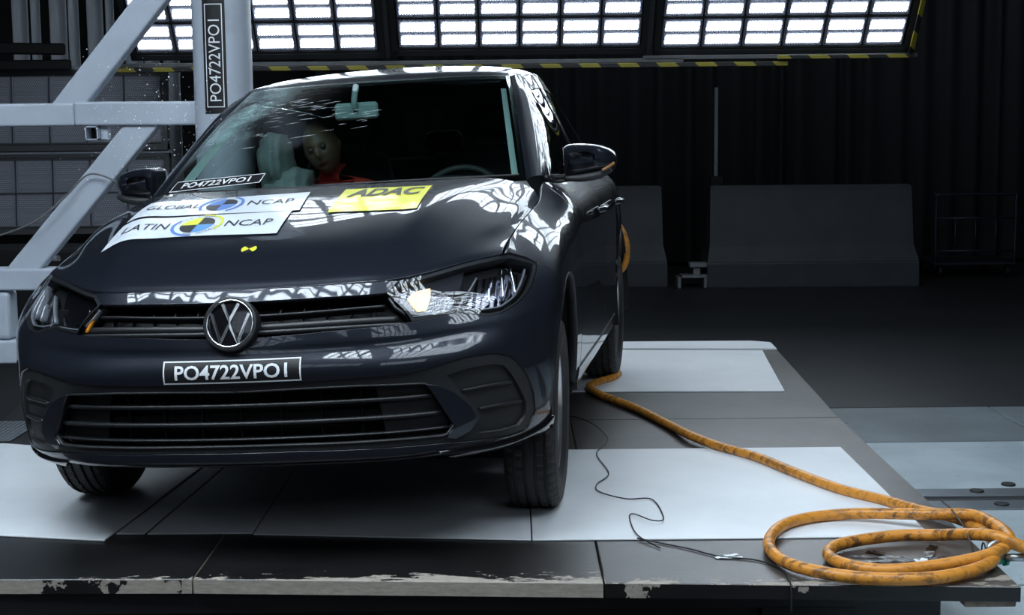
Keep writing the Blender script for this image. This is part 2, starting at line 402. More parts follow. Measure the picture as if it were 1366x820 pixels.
xw = math_node(nt, 'MULTIPLY', math_node(nt, 'GREATER_THAN', sp.outputs[0], -.93), math_node(nt, 'LESS_THAN', sp.outputs[0], .243))
xr = math_node(nt, 'GREATER_THAN', sp.outputs[0], .243)
fth = math_node(nt, 'SUBTRACT', math_node(nt, 'ADD', .50, math_node(nt, 'MULTIPLY', xr, .12)), math_node(nt, 'MULTIPLY', xw, .4))
fchip = math_node(nt, 'MULTIPLY', front, math_node(nt, 'GREATER_THAN', pn, fth))
chip = math_node(nt, 'MAXIMUM', math_node(nt, 'MULTIPLY', chip, math_node(nt, 'SUBTRACT', 1., front)), fchip)
ms = nt.nodes.new('ShaderNodeMapping'); ms.inputs['Scale'].default_value = (3., 1.1, 1.); ms.inputs['Rotation'].default_value = (0, 0, .5); nt.links.new(O, ms.inputs['Vector'])
scr = maprange(nt, noise_node(nt, ms.outputs[0], 26., 9, .75), .66, .72)
scuff = maprange(nt, noise_node(nt, O, 2.2, 5, .6), .35, .7)
right_sheen = math_node(nt, 'MULTIPLY', maprange(nt, sp.outputs[0], -.2, .9), maprange(nt, noise_node(nt, O, 1.3, 8, .65), .25, .6))  # lamp sheen painted into the board colour, growing to the right, broken by noise
c0 = mixc(nt, scuff, (.004, .004, .004), (.010, .010, .0105)); c0 = mixc(nt, math_node(nt, 'MULTIPLY', scr, .25), c0, (.30, .28, .26))
woodn = noise_node(nt, mpn.outputs[0], 22., 5, .7); wood = mixc(nt, woodn, (.14, .12, .10), (.52, .47, .40))
c0 = mixc(nt, math_node(nt, 'MULTIPLY', right_sheen, math_node(nt, 'SUBTRACT', 1., front)), c0, (.085, .076, .072))
nt.links.new(mixc(nt, chip, c0, wood), bs.inputs['Base Color'])
nt.links.new(maprange(nt, chip, 0., 1., .36, .8), bs.inputs['Roughness'])
bp = nt.nodes.new('ShaderNodeBump'); bp.inputs['Strength'].default_value = .5; bp.inputs['Distance'].default_value = .003
nt.links.new(math_node(nt, 'SUBTRACT', math_node(nt, 'MULTIPLY', woodn, .4), chip), bp.inputs['Height']); nt.links.new(bp.outputs[0], bs.inputs['Normal'])
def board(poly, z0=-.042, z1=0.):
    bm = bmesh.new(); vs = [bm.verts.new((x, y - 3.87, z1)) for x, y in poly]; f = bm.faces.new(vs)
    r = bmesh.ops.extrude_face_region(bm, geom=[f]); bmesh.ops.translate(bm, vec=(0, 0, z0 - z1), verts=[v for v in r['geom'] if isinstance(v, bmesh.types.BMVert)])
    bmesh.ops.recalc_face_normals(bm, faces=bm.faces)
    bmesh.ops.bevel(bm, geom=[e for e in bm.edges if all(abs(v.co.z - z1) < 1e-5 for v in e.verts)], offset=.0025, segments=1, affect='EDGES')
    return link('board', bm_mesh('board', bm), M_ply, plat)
def fy(x): return 3.785 + (1.36 - x) * .064 if x > -1.5 else 3.968       # front edge
g = .0025
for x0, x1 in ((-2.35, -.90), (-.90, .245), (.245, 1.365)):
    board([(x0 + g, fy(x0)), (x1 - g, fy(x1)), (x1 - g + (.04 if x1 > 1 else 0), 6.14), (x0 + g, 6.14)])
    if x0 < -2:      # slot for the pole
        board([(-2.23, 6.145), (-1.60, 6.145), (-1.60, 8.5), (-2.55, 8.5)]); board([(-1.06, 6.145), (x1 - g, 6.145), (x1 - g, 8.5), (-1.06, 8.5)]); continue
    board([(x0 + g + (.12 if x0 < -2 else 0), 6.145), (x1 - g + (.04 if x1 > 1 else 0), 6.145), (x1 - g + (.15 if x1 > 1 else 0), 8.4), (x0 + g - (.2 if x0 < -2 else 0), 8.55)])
# steel frame below
for y0 in (4.02, 5.4, 6.9, 8.2):
    box('cross_beam', (-2.3, y0 - 3.87, -.17), (1.22, y0 - 3.87 + .08, -.044), M_blacksteel, plat, .004)
for x0 in (-1.9, -.5, .7): box('long_beam', (x0, .12, -.168), (x0 + .08, 4.5, -.046), M_blacksteel, plat, .003)
box('front_rail', (-2.3, .085, -.11), (.96, .12, -.044), M_blacksteel, plat, .003)
box('wood_block', (.955, -.0, -.062), (1.15, .12, -.0425), mat('raw_wood', (.30, .25, .19), .8, noise=(30, (.20, .16, .12), .4, .6)), plat, .002)
box('wood_block', (1.22, -.06, -.064), (1.36, .1, -.0425), mat('raw_wood'), plat, .002)
for xx in (-1.2, .1, 1.0):
    for yy in (.3, 3.8):
        V, F = lathe([(0, -.03), (.10, -.03), (.11, -.02), (.11, .02), (.10, .03), (0, .03)], 32); o = link('carrier_wheel', mesh_from('carrier_wheel', V, F, False), M_blacksteel, plat); o.location = (xx, yy, -.19)

box('tread_plate', (-2.34, 5.80 - 3.87, .0005), (-2.05, 6.22 - 3.87, .006), M_tread, plat, .001, label='grey tread plate')
# white sheets lying on it
M_sheet = mat('white_sheet', (.66, .69, .72), .45)
nt, bs = nodes(M_sheet); s, v = xyz(nt)
sm_ = maprange(nt, noise_node(nt, v, 1.6, 6, .6), .4, .75); sp_ = maprange(nt, noise_node(nt, v, 60., 3, .5), .74, .78)
nt.links.new(mixc(nt, math_node(nt, 'MULTIPLY', sp_, .6), mixc(nt, sm_, (.72, .745, .77), (.60, .63, .66)), (.25, .25, .25)), bs.inputs['Base Color'])
def sheet(poly, z, label, t=.006):
    bm = bmesh.new(); cx = sum(p[0] for p in poly) / len(poly); cy = sum(p[1] for p in poly) / len(poly)
    vs = [bm.verts.new((x - cx, y - cy, t)) for x, y in poly]; f = bm.faces.new(vs)
    r = bmesh.ops.extrude_face_region(bm, geom=[f]); bmesh.ops.translate(bm, vec=(0, 0, -t), verts=[v for v in r['geom'] if isinstance(v, bmesh.types.BMVert)])
    bmesh.ops.recalc_face_normals(bm, faces=bm.faces); bmesh.ops.bevel(bm, geom=bm.edges[:], offset=.0015, segments=1, affect='EDGES')
    o = link('white_sheet', bm_mesh('white_sheet', bm), M_sheet, label=label, category='sheet'); o.location = (cx, cy, z); return o
sheet([(-2.3, 4.40), (-1.60, 4.385), (-1.252, 4.315), (-1.15, 5.42), (-2.05, 5.75), (-2.3, 5.76)], .0005, 'white sheet at far left under the front wheel, with slanted right edge')
sheet([(-1.238, 4.392), (-1.148, 4.390), (-1.075, 5.35), (-1.145, 5.36)], .0005, 'narrow white strip between the left sheet and the sheet under the bumper', .004)
sheet([(-1.140, 4.388), (-.812, 4.384), (-.812, 5.35), (-1.07, 5.35)], .0005, 'short white sheet under the bumper, just right of the narrow strip', .004)
sheet([(-.808, 4.372), (.051, 4.275), (.051, 5.40), (-.808, 5.40)], .0005, 'white sheet in shadow under the middle of the bumper', .004)
sheet([(.055, 4.273), (.7, 4.268), (1.262, 4.275), (1.272, 5.53), (.055, 5.53)], .0005, 'large brightly lit white sheet at the right with the hose lying across', .005)
sheet([(-.2, 6.835), (1.287, 6.765), (1.405, 8.06), (-.2, 8.20)], .0005, 'white sheet behind the car, near edge right of the rear wheel', .006)
sheet([(-.2, 8.21), (1.41, 8.09), (1.49, 8.08), (1.50, 8.33), (1.40, 8.40), (-.2, 8.44)], .0005, 'rearmost white sheet at the back edge of the platform', .012)
# ------------------------------------------------------------------ rigid pole and its white frame
frame = empty('pole_frame', (-1.253, 6.42, GZ), label='white steel pole with diagonal braces on the left that the car has struck', category='steel frame')
PX, PY, PR = -1.253, 6.42, .127
def L(x, y, z): return (x - PX, y - PY, z - GZ)
def beam(name, a, b, w, d, y, m=M_white, bevel=.01):
    """square tube in the x-z plane between world points a and b"""
    a = Vector((a[0], y, a[1])); b = Vector((b[0], y, b[1])); v = b - a
    ang = math.atan2(v.z, v.x)
    M = Matrix.Translation(Vector(L(*a))) @ Matrix.Rotation(-ang, 4, 'Y')
    return box(name, (0, -d / 2, -w / 2), (v.length, d / 2, w / 2), m, frame, bevel, M=M, seg=3, smooth=False)
V = []; F = []
pz = np.linspace(0, 2.6, 12); seg = 64
for z in pz:
    for k in range(seg): V.append((PR * math.cos(2 * PI * k / seg), PR * math.sin(2 * PI * k / seg), z + .02))
for i in range(len(pz) - 1):
    for k in range(seg): F.append((i * seg + k, i * seg + (k + 1) % seg, (i + 1) * seg + (k + 1) % seg, (i + 1) * seg + k))
M_pole = mat('scuffed_white_pole', (.43, .48, .55), .4, noise=(6, (.36, .40, .45), .52, .68), bump=(20, .1))
link('pole', mesh_from('pole', V, F, True), M_pole, frame)
box('pole_base', (-.3, -.3, 0), (.3, .3, .03), M_white, frame, .004)
beam('horizontal_beam', (-1.91, 1.333), (-1.36, 1.330), .104, .104, 6.46)
beam('horizontal_beam', (-3.2, 1.33), (-1.912, 1.330), .100, .104, 6.47)
beam('diagonal_brace', (-1.975, 1.33), (-1.40, 2.02), .118, .09, 6.47)
beam('diagonal_brace', (-1.58, 1.33), (-2.20, .62), .118, .09, 6.47)
beam('diagonal_brace', (-3.0, 1.55), (-2.36, .66), .09, .07, 6.50)
beam('lower_beam', (-3.2, .612), (-1.36, .600), .098, .12, 6.47)
box('connection_box', L(-3.2, 6.42, .335), L(-2.24, 6.54, .552), M_white, frame, .02, seg=3)
beam('base_beam', (-3.2, .285), (-1.36, .275), .105, .12, 6.47)
box('brace_foot', L(-3.1, 6.30, -.30), L(-3.0, 6.60, 1.4), M_white, frame, .01)
for x, z in ((-1.858, 1.395), (-2.03, .70)):
    V, F = lathe([(0, .012), (.016, .012), (.018, 0), (.018, -.01)], 6); o = link('bolt', mesh_from('bolt', [(v[1], v[2], v[0]) for v in V], F), M_bolt, frame); o.location = L(x, 6.45, z - .005)
bm = bmesh.new()
for lo, hi in (((-.028, -.04, -.03), (-.023, .06, .03)), ((.023, -.04, -.03), (.028, .06, .03)), ((-.028, -.04, .025), (.028, .06, .03)), ((-.028, -.04, -.03), (.028, .06, -.025))): add_box(bm, lo, hi)
box('tube_dark_block', (-.022, .04, -.024), (.022, .058, .024), M_black, frame).location = L(-1.835, 6.44, 1.248)  # black block standing in for the shade inside the tube
o = link('square_tube', bm_mesh('square_tube', bm), M_white, frame); o.location = L(-1.835, 6.44, 1.248)
box('tube_tab', (.03, 0, -.028), (.06, .05, .028), M_white, frame).location = L(-1.835, 6.44, 1.248)
# label strip on the pole: text runs upwards
M_lblack = mat('label_black', (.008, .008, .009), .45); M_lwhite = mat('label_white', (.78, .80, .82), .5)
def on_pole(s, t, off):
    """s: across (m from strip centre), t: height"""
    a = -PI / 2 - math.radians(5) + s / PR; r = PR + off
    return (r * math.cos(a), r * math.sin(a), t - GZ)
def pole_grid(name, s0, s1, t0, t1, off, m, n=8, par=None):
    V = []; F = []
    for i in range(n + 1):
        for t in (t0, t1): V.append(on_pole(s0 + (s1 - s0) * i / n, t, off))
    for i in range(n): F.append((2 * i, 2 * i + 2, 2 * i + 3, 2 * i + 1))
    return V, F
V, F = pole_grid('', -.050, .050, 1.325, 2.05, .0015, None)
lab = link('label_strip', mesh_from('label_strip', V, F), M_lblack, frame, label='black label strip with white text running upwards')
tv, tf = text_mesh('PO4722VPO1'); V = [on_pole(.026 - .048 * q[1] , 1.378 + .345 * q[0], .0062) for q in tv]
V2 = []; 
link('label_text', mesh_from('label_text', V, tf), M_lwhite, lab)
VV = []; FF = []
for s0, s1, t0, t1 in ((-.038, -.034, 1.352, 1.79), (.034, .038, 1.352, 1.79), (-.038, .038, 1.352, 1.356), (-.038, .038, 1.786, 1.79)):
    a, b = pole_grid('', s0, s1, t0, t1, .0034, None); FF += [tuple(i + len(VV) for i in f) for f in b]; VV += a
link('label_border', mesh_from('label_border', VV, FF), M_lwhite, lab)

# ------------------------------------------------------------------ hose, wires, small things on the platform
M_hose = mat('orange_hose', (.68, .27, .035), .42)
nt, bs = nodes(M_hose); s, v = xyz(nt)
mph = nt.nodes.new('ShaderNodeMapping'); mph.inputs['Rotation'].default_value = (0, 0, .5); mph.inputs['Scale'].default_value = (1.0, 2.6, 1.5); nt.links.new(v, mph.inputs['Vector'])
dn = maprange(nt, noise_node(nt, mph.outputs[0], 16., 9, .75), .48, .57); dn2 = maprange(nt, noise_node(nt, v, 3., 3, .5), .35, .6, .45, 1.)
nt.links.new(mixc(nt, math_node(nt, 'MULTIPLY', math_node(nt, 'MULTIPLY', dn, dn2), .9), (.70, .28, .035), (.09, .04, .02)), bs.inputs['Base Color'])
HP = [(.535,7.235,.02),(.50,7.12,.02),(.425,7.0,.02),(.366,6.851,.02),(.404,6.645,.02),(.533,6.317,.02),(.642,5.94,.02),(.70,5.664,.03),(.796,5.489,.02),(.908,5.299,.02),(.999,5.051,.02),(1.103,4.802,.02),(1.215,4.644,.02),
(1.296,4.497,.022),(1.357,4.40,.03),(1.397,4.235,.035),(1.383,4.05,.035),(1.309,3.896,.03),(1.158,3.805,.024),(.989,3.79,.024),(.846,3.850,.024),(.756,3.966,.024),(.750,4.16,.024),(.850,4.37,.024),
(1.041,4.455,.026),(1.265,4.345,.052),(1.390,4.275,.066),(1.425,4.11,.062),(1.395,3.99,.060),(1.309,3.925,.044),(1.16,3.884,.030),(1.01,3.862,.026),(.916,3.934,.024),(.898,4.035,.024),(.963,4.133,.024),(1.123,4.199,.026),(1.25,4.185,.032),(1.345,4.00,.082),(1.44,3.955,.055),(1.60,3.93,.02)]
tube('orange_hose', smooth_path(HP, 10), .0178, M_hose, seg=16, label='scuffed orange hose running from the rear wheel and coiled at the platform corner', category='hose')
M_wire = mat('black_wire', (.01, .01, .01), .5)
tube('black_wire', smooth_path([(.10, 6.30, .02), (.3, 6.048, .02), (.374, 5.765, .012), (.365, 5.622, .010), (.317, 5.42, .011), (.342, 5.11, .01), (.289, 4.943, .01), (.293, 4.836, .01), (.374, 4.73, .012), (.461, 4.726, .01), (.474, 4.487, .01), (.432, 4.426, .02), (.383, 4.536, .012), (.367, 4.491, .01), (.374, 4.299, .01), (.43, 4.175, .004)], 8), .0022, M_wire, seg=6, label='thin black wire wandering from the car over the bright white sheet', category='wire')
tube('black_wire', smooth_path([(.371, 4.264, .009), (.435, 4.229, .004), (.517, 4.162, .004), (.594, 4.083, .004), (.695, 4.042, .004), (.748, 3.946, .004), (.75, 3.835, .004), (.75, 3.812, -.02), (.748, 3.80, -.07)], 8), .0025, M_wire, seg=6, label='thin black wire on the bare plywood, hanging over the front edge', category='wire')
tube('cable_tie', [(1.362, 4.515, .050), (1.335, 4.33, .075), (1.312, 4.14, .078), (1.29, 3.99, .066), (1.277, 3.925, .054)], .0028, M_wire, seg=6, label='straight black rod leaning across the hose coil', category='rod')
M_tape = mat('black_tape', (.012, .011, .012), .25)
tp = empty('tape_scraps', (1.17, 4.02, 0), label='crumpled black tape scraps stuck to the plywood inside the hose coil', category='tape')
rt = random.Random(4)
def strip(p, q, w, n=12, amp=.006):
    p = Vector(p); q = Vector(q); d = (q - p); s = Vector((-d.y, d.x, 0)).normalized() * w / 2; V = []; F = []
    for i in range(n + 1):
        c = p + d * i / n; zz = .002 + rt.random() * amp; V += [c + s * rt.uniform(.7, 1.1) + Vector((0, 0, zz)), c - s * rt.uniform(.7, 1.1) + Vector((0, 0, .002 + rt.random() * amp))]
    for i in range(n): F.append((2 * i, 2 * i + 1, 2 * i + 3, 2 * i + 2))
    return V, F
for p, q, w in (((-.16, .0, 0), (.14, .015, 0), .022), ((-.02, -.06, 0), (.07, .16, 0), .03), ((-.20, .05, 0), (-.05, .03, 0), .016), ((.05, .03, 0), (.12, -.05, 0), .03), ((-.14, .10, 0), (-.10, .07, 0), .03)):
    V, F = strip(p, q, w); link('tape_strip', mesh_from('tape_strip', V, F), M_tape, tp)
M_paper = mat('white_paper', (.75, .78, .8), .6)
V, F = strip((-.03, -.02, 0), (.01, .0, 0), .022, 5, .012); V = V; link('paper_flake', mesh_from('paper_flake', V, F), M_paper, tp)
ps = empty('paper_scraps', (.62, 4.09, 0), label='torn scraps of white paper on the plywood under the thin wire', category='paper')
for p, q, w in (((-.04, -.012, 0), (.0, -.018, 0), .022), ((-.01, .0, 0), (.03, .014, 0), .02), ((.0, -.02, 0), (.04, -.012, 0), .014)):
    V, F = strip(p, q, w, 5, .003); link('paper_scrap', mesh_from('paper_scrap', V, F), M_paper, ps)
tube('orange_hose', smooth_path([tuple(q) for q in ((.50, 7.62, .74), (.545, 7.60, .76), (.590, 7.57, .70), (.603, 7.55, .62), (.590, 7.54, .54), (.545, 7.58, .48))], 8), .016, M_hose, seg=12, label='short loop of orange hose bulging behind the rear quarter of the car', category='hose')
# shackle and hose coupling
M_green = mat('green_paint', (.02, .30, .22), .4); M_galv = mat('galvanised', (.50, .52, .52), .35, .9)
sh = empty('bow_shackle', (1.352, 3.965, .0), .3, label='small galvanised shackle with green pin at the platform corner', category='shackle')
tube('bow', smooth_path([(-.022, 0, .018), (-.026, 0, .04), (-.020, 0, .062), (0, 0, .072), (.020, 0, .062), (.026, 0, .04), (.022, 0, .018)], 5), .0065, M_galv, sh, 10)
tube('pin', [(-.036, 0, .016), (.036, 0, .016)], .010, M_green, sh, 12); tube('pin_head', [(.028, 0, .016), (.038, 0, .016)], .016, M_green, sh, 8)
cp = empty('hose_coupling', (1.41, 3.962, .028), .0, label='shiny metal hose coupling beside the shackle at the right edge', category='coupling')
for x0, x1, r in ((-.03, .03, .011), (.03, .10, .016), (.10, .12, .020), (.12, .22, .013)): tube('coupling_section', [(x0, 0, 0), (x1, 0, 0)], r, M_galv, cp, 16)
V, F = tube_data([(1.31, 3.945, .034 + .027), (1.305, 3.925, .02)], .003)
V = []; F = []
ring = [(1.317 + .004 * math.cos(a), 3.958 + .030 * math.cos(a), .042 + .030 * math.sin(a)) for a in np.linspace(0, 2 * PI, 17)]
tube('tie_ring', ring, .0022, M_wire, seg=6, label='black cable tie looped round the orange hose next to the shackle', category='cable tie')
# scrap on the hall floor
box('scrap_plate', (1.28, 4.02, GZ + .008), (1.42, 4.07, GZ + .025), M_blacksteel, bevel=.004, label='small dark metal scrap on the floor below the platform corner', category='scrap')
# grey sensor cable on the brace
tube('grey_cable', smooth_path([(-2.33, 6.38, .78), (-2.10, 6.36, .86), (-1.96, 6.385, .97), (-1.87, 6.395, 1.06), (-1.80, 6.39, 1.065), (-1.70, 6.38, 1.02), (-1.62, 6.36, .98)], 8), .004, mat('grey_cable', (.12, .13, .13), .5), seg=8, label='thin grey cable looped over the lower white brace', category='cable')
# glass fragments flying off the struck side
rg = random.Random(11); V = []; F = []
for k in range(420):
    x = rg.gauss(-1.50, .17); y = rg.uniform(5.85, 6.30); z = rg.gauss(1.30, .16)
    if z < .95 or x > -1.12: continue
    r = rg.choice((.0014, .0018, .0024, .0034)); b = len(V)
    for q in range(4): V.append((x + rg.uniform(-r, r) * 1.4, y + rg.uniform(-r, r), z + rg.uniform(-r, r) * 1.4))
    F += [(b, b + 1, b + 2), (b, b + 2, b + 3), (b, b + 3, b + 1), (b + 1, b + 3, b + 2)]
link('glass_fragments', mesh_from('glass_fragments', V, F), mat('glass_chip', (.95, .98, 1.), .5, spec=1.), label='tiny glass fragments flying in front of the white frame', category='glass', kind='stuff')

# ------------------------------------------------------------------ smooth surfaces of the car body (control points in metres)
def _cr(t):
    t=np.asarray(t,float);return np.stack([-.5*t**3+t*t-.5*t,1.5*t**3-2.5*t*t+1,-1.5*t**3+2*t*t+.5*t,.5*t**3-.5*t*t],-1)
class Surf:
    """smooth surface through a grid of control points G[i][j]; u runs over i (mirrored in x when sym), v over j"""
    def __init__(s,G,sym=True):
        G=np.array(G,float)
        if sym:
            m=G[1:][::-1].copy();m[...,0]*=-1;G=np.concatenate([m,G]);s.u0=-(len(m))
        else: s.u0=0
        s.u1=s.u0+len(G)-1;s.v1=G.shape[1]-1
        P=np.concatenate([2*G[:1]-G[1:2],G,2*G[-1:]-G[-2:-1]],0)
        P=np.concatenate([2*P[:,:1]-P[:,1:2],P,2*P[:,-1:]-P[:,-2:-1]],1)
        s.P=P;s.grid=None
    def ev(s,u,v):
        u=np.asarray(u,float)-s.u0;v=np.asarray(v,float)
        i=np.clip(np.floor(u).astype(int),0,s.u1-s.u0-1);j=np.clip(np.floor(v).astype(int),0,s.v1-1)
        a=_cr(u-i);b=_cr(v-j);o=0
        for k in range(4):
            for l in range(4): o=o+(a[...,k]*b[...,l])[...,None]*s.P[i+k,j+l]
        return o
    def nrm(s,u,v):
        e=.02
        du=s.ev(u+e,v)-s.ev(u-e,v);dv=s.ev(u,v+e)-s.ev(u,v-e)
        n=np.cross(du,dv);return n/np.maximum(np.linalg.norm(n,axis=-1,keepdims=True),1e-9)
    def dense(s):
        if s.grid is None:
            U=np.linspace(s.u0,s.u1,(s.u1-s.u0)*8+1);V=np.linspace(0,s.v1,s.v1*6+1)
            A,B=np.meshgrid(U,V,indexing='ij');s.grid=(A.ravel(),B.ravel(),s.ev(A.ravel(),B.ravel()))
        return s.grid
    def near(s,Q,f=None,guess=None):
        """(u,v) whose image under f (default: the point itself) is nearest Q"""
        f=f or (lambda P:P)
        A,B,P=s.dense();F=f(P);out=[]
        for q in np.atleast_2d(np.array(Q,float)):
            k=np.nanargmin(((F-q)**2).sum(1));u,v=A[k],B[k]
            for _ in range(12):
                c=f(s.ev([u],[v]))[0];e=1e-4
                ju=(f(s.ev([u+e],[v]))[0]-c)/e;jv=(f(s.ev([u],[v+e]))[0]-c)/e
                J=np.stack([ju,jv],1);d=np.linalg.lstsq(J.T@J+1e-9*np.eye(2),J.T@(q-c),rcond=None)[0]
                d=np.clip(d,-.3,.3);u=np.clip(u+d[0],s.u0-.5,s.u1+.5);v=np.clip(v+d[1],-.5,s.v1+.5)
            out.append((u,v))
        return np.array(out)
T=[(0,.115,.730),(.25,.125,.733),(.44,.160,.737),(.60,.285,.762),(.725,.42,.780),(.730,.56,.818),(.738,.68,.850),(.752,.85,.884),(.757,1.08,.918),
(.745,1.30,.975),(.765,1.6,.96),(.780,2.1,.965),(.770,2.7,.98),(.75,3.1,.995),(.72,3.45,1.01),(.66,3.75,1.02),(.56,3.93,1.02),(.35,4.0,1.02),(0,4.02,1.02)]
def side(y,z6=.88,z5=.77,k=0.):
    return [(.79-k,y,.2),(.825-k,y,.24),(.842-k,y,.29),(.857-k,y,.43),(.868-k,y,.60),(.870-k,y,z5),(.845-k,y,z6)]
WR=[
[(0,.10,.215),(0,.02,.235),(0,.0,.275),(0,.012,.43),(0,-.005,.558),(0,.02,.585),(0,.05,.655)],
[(.25,.112,.215),(.25,.033,.235),(.25,.013,.275),(.25,.025,.43),(.25,.013,.558),(.25,.034,.585),(.25,.061,.656)],
[(.44,.15,.215),(.45,.07,.235),(.455,.055,.278),(.46,.062,.43),(.46,.05,.560),(.46,.075,.59),(.46,.11,.66)],
[(.58,.22,.215),(.60,.15,.235),(.615,.135,.28),(.625,.14,.43),(.625,.135,.57),(.62,.165,.60),(.615,.215,.675)],
[(.70,.30,.22),(.72,.25,.24),(.738,.235,.285),(.75,.24,.43),(.752,.245,.58),(.75,.275,.615),(.745,.335,.69)],
[(.77,.42,.225),(.795,.37,.245),(.815,.36,.29),(.832,.36,.43),(.835,.37,.59),(.832,.40,.64),(.81,.47,.715)],
[(.80,.52,.22),(.83,.50,.245),(.848,.495,.29),(.866,.495,.43),(.874,.50,.60),(.872,.53,.66),(.845,.60,.745)],
[(.80,.80,.21),(.84,.80,.24),(.855,.80,.29),(.87,.80,.43),(.878,.80,.60),(.876,.80,.69),(.845,.82,.80)],
side(1.10,.83,.72),side(1.33,.88,.75),side(1.6),side(2.1,.885),side(2.7,.89,.77,.006),side(3.1,.90,.77,.014),side(3.5,.91,.78,.028),
[(.72,3.75,.22),(.75,3.78,.25),(.77,3.79,.3),(.785,3.79,.43),(.79,3.79,.6),(.79,3.78,.78),(.76,3.77,.91)],
[(.60,3.88,.25),(.63,3.93,.27),(.65,3.95,.31),(.66,3.96,.43),(.66,3.97,.6),(.66,3.97,.78),(.64,3.95,.91)],
[(.35,3.95,.25),(.35,4.0,.27),(.35,4.03,.31),(.35,4.05,.43),(.35,4.06,.6),(.35,4.05,.78),(.35,4.03,.91)],
[(0,3.96,.25),(0,4.01,.27),(0,4.04,.31),(0,4.06,.43),(0,4.07,.6),(0,4.06,.78),(0,4.04,.91)],
]
# bumper: below the crease the skin swells out again; far round the side this dies away
for i,r in enumerate(WR):
    k=(1,1,1,.9,.6,.25)[i] if i<6 else 0
    a,b=r[3],r[4]; m=tuple(p+(q-p)*.58 for p,q in zip(a,b))
    r[3]=(a[0],a[1]-.006*k,a[2]); r[4]=(b[0],b[1]+(.018,.020,.027,.030,.018,.004)[i]*(k>0),b[2]) if i<6 else b; r[5]=(r[5][0],r[5][1]+(.002,.003,.008,.009,.005,.001)[i]*1.,r[5][2]) if i<6 else r[5]
    r.insert(4,(m[0],m[1]-.010*k,m[2]))
wrap=Surf([r+[t] for r,t in zip(WR,T)])
HB=[
[(0,.115,.730),(.21,.122,.733),(.34,.138,.735),(.43,.158,.737),(.51,.205,.745),(.62,.305,.765),(.725,.42,.780)],
[(0,.16,.764),(.21,.167,.766),(.345,.183,.7675),(.438,.206,.768),(.520,.248,.768),(.62,.345,.787),(.722,.46,.795)],
[(0,.32,.845),(.21,.328,.848),(.360,.345,.849),(.462,.368,.852),(.552,.398,.828),(.64,.46,.826),(.726,.55,.817)],
[(0,.55,.910),(.21,.55,.914),(.375,.552,.916),(.488,.558,.919),(.590,.585,.885),(.685,.62,.868),(.738,.68,.850)],
[(0,.80,.962),(.22,.8,.966),(.405,.80,.968),(.532,.80,.970),(.625,.812,.940),(.715,.83,.916),(.752,.85,.884)],
[(0,1.04,1.0),(.23,1.04,1.002),(.430,1.047,1.003),(.568,1.06,1.002),(.670,1.08,.984),(.732,1.09,.955),(.757,1.08,.918)],
]
HT=[[HB[b][a] for b in range(6)] for a in range(7)]
hood=Surf(HT)
# glasshouse
def lerp(a,b,t): return tuple(x+(y-x)*t for x,y in zip(a,b))
WB=[(0,1.10,.985),(.25,1.115,.985),(.48,1.155,.985),(.64,1.215,.985),(.69,1.25,.985)]
WT=[(0,1.88,1.400),(.20,1.887,1.400),(.38,1.91,1.399),(.50,1.948,1.396),(.545,1.98,1.392)]
def bulge(p,n,k): return tuple(a+b*k for a,b in zip(p,n))
wsn=(0,-.5,.866)
ws=Surf([[bulge(lerp(b,t,k),wsn,4*k*(1-k)*.018) for k in (0,.25,.5,.75,1)] for b,t in zip(WB,WT)])
# roof: columns across, rows front to back
RY=[(1.88,1.400,1.98,.555,1.392),(1.99,1.440,2.06,.578,1.405),(2.25,1.471,2.27,.583,1.418),(2.6,1.474,2.6,.577,1.416),(3.0,1.455,3.0,.56,1.388),(3.35,1.42,3.33,.535,1.348),(3.62,1.385,3.55,.505,1.31)]
def rrow(r):
    y0,z0,y1,x1,z1=r;o=[]
    for k,(fx,fz) in enumerate([(0,0),(.4,.10),(.75,.38),(.92,.70),(1,1)]):
        o.append((x1*fx,y0+(y1-y0)*fx**2,z0+(z1-z0)*fz))
    return o
RR=[rrow(r) for r in RY]
roof=Surf([[RR[b][a] for b in range(len(RY))] for a in range(5)])
# side glass: stations along y; v 0 = belt, v 4 = pillar / roof rail
SS=[((.750,1.33,.985),(.748,1.34,.990)),((.757,1.48,.968),(.722,1.50,1.085)),((.765,1.65,.962),(.680,1.68,1.205)),((.773,1.84,.963),(.630,1.86,1.318)),
((.777,2.03,.965),(.588,2.04,1.388)),((.772,2.35,.970),(.588,2.35,1.410)),((.765,2.75,.980),(.575,2.75,1.400)),((.750,3.05,.99),(.560,3.02,1.38)),((.725,3.36,1.005),(.54,3.30,1.345)),((.68,3.62,1.015),(.515,3.50,1.31)),((.57,3.90,1.02),(.49,3.58,1.29))]
sglass=Surf([[bulge(lerp(b,t,k),(1,0,.3),4*k*(1-k)*.014) for k in (0,.25,.5,.75,1)] for b,t in SS],sym=False)
# A pillar: from windshield edge to side glass front edge
AP=[]
for k in (0,.25,.5,.75,1):
    a=ws.ev([4.],[4*k])[0];b=sglass.ev([4*k],[4.])[0]
    m=(a+b)/2+np.array([.35,-.5,.5])*.018*(1-.3*k)
    AP.append([tuple(a),tuple((a+m)/2+np.array([.1,-.5,.5])*.006),tuple(m),tuple((b+m)/2+np.array([.5,-.2,.3])*.006),tuple(b)])
apil=Surf(AP,sym=False)
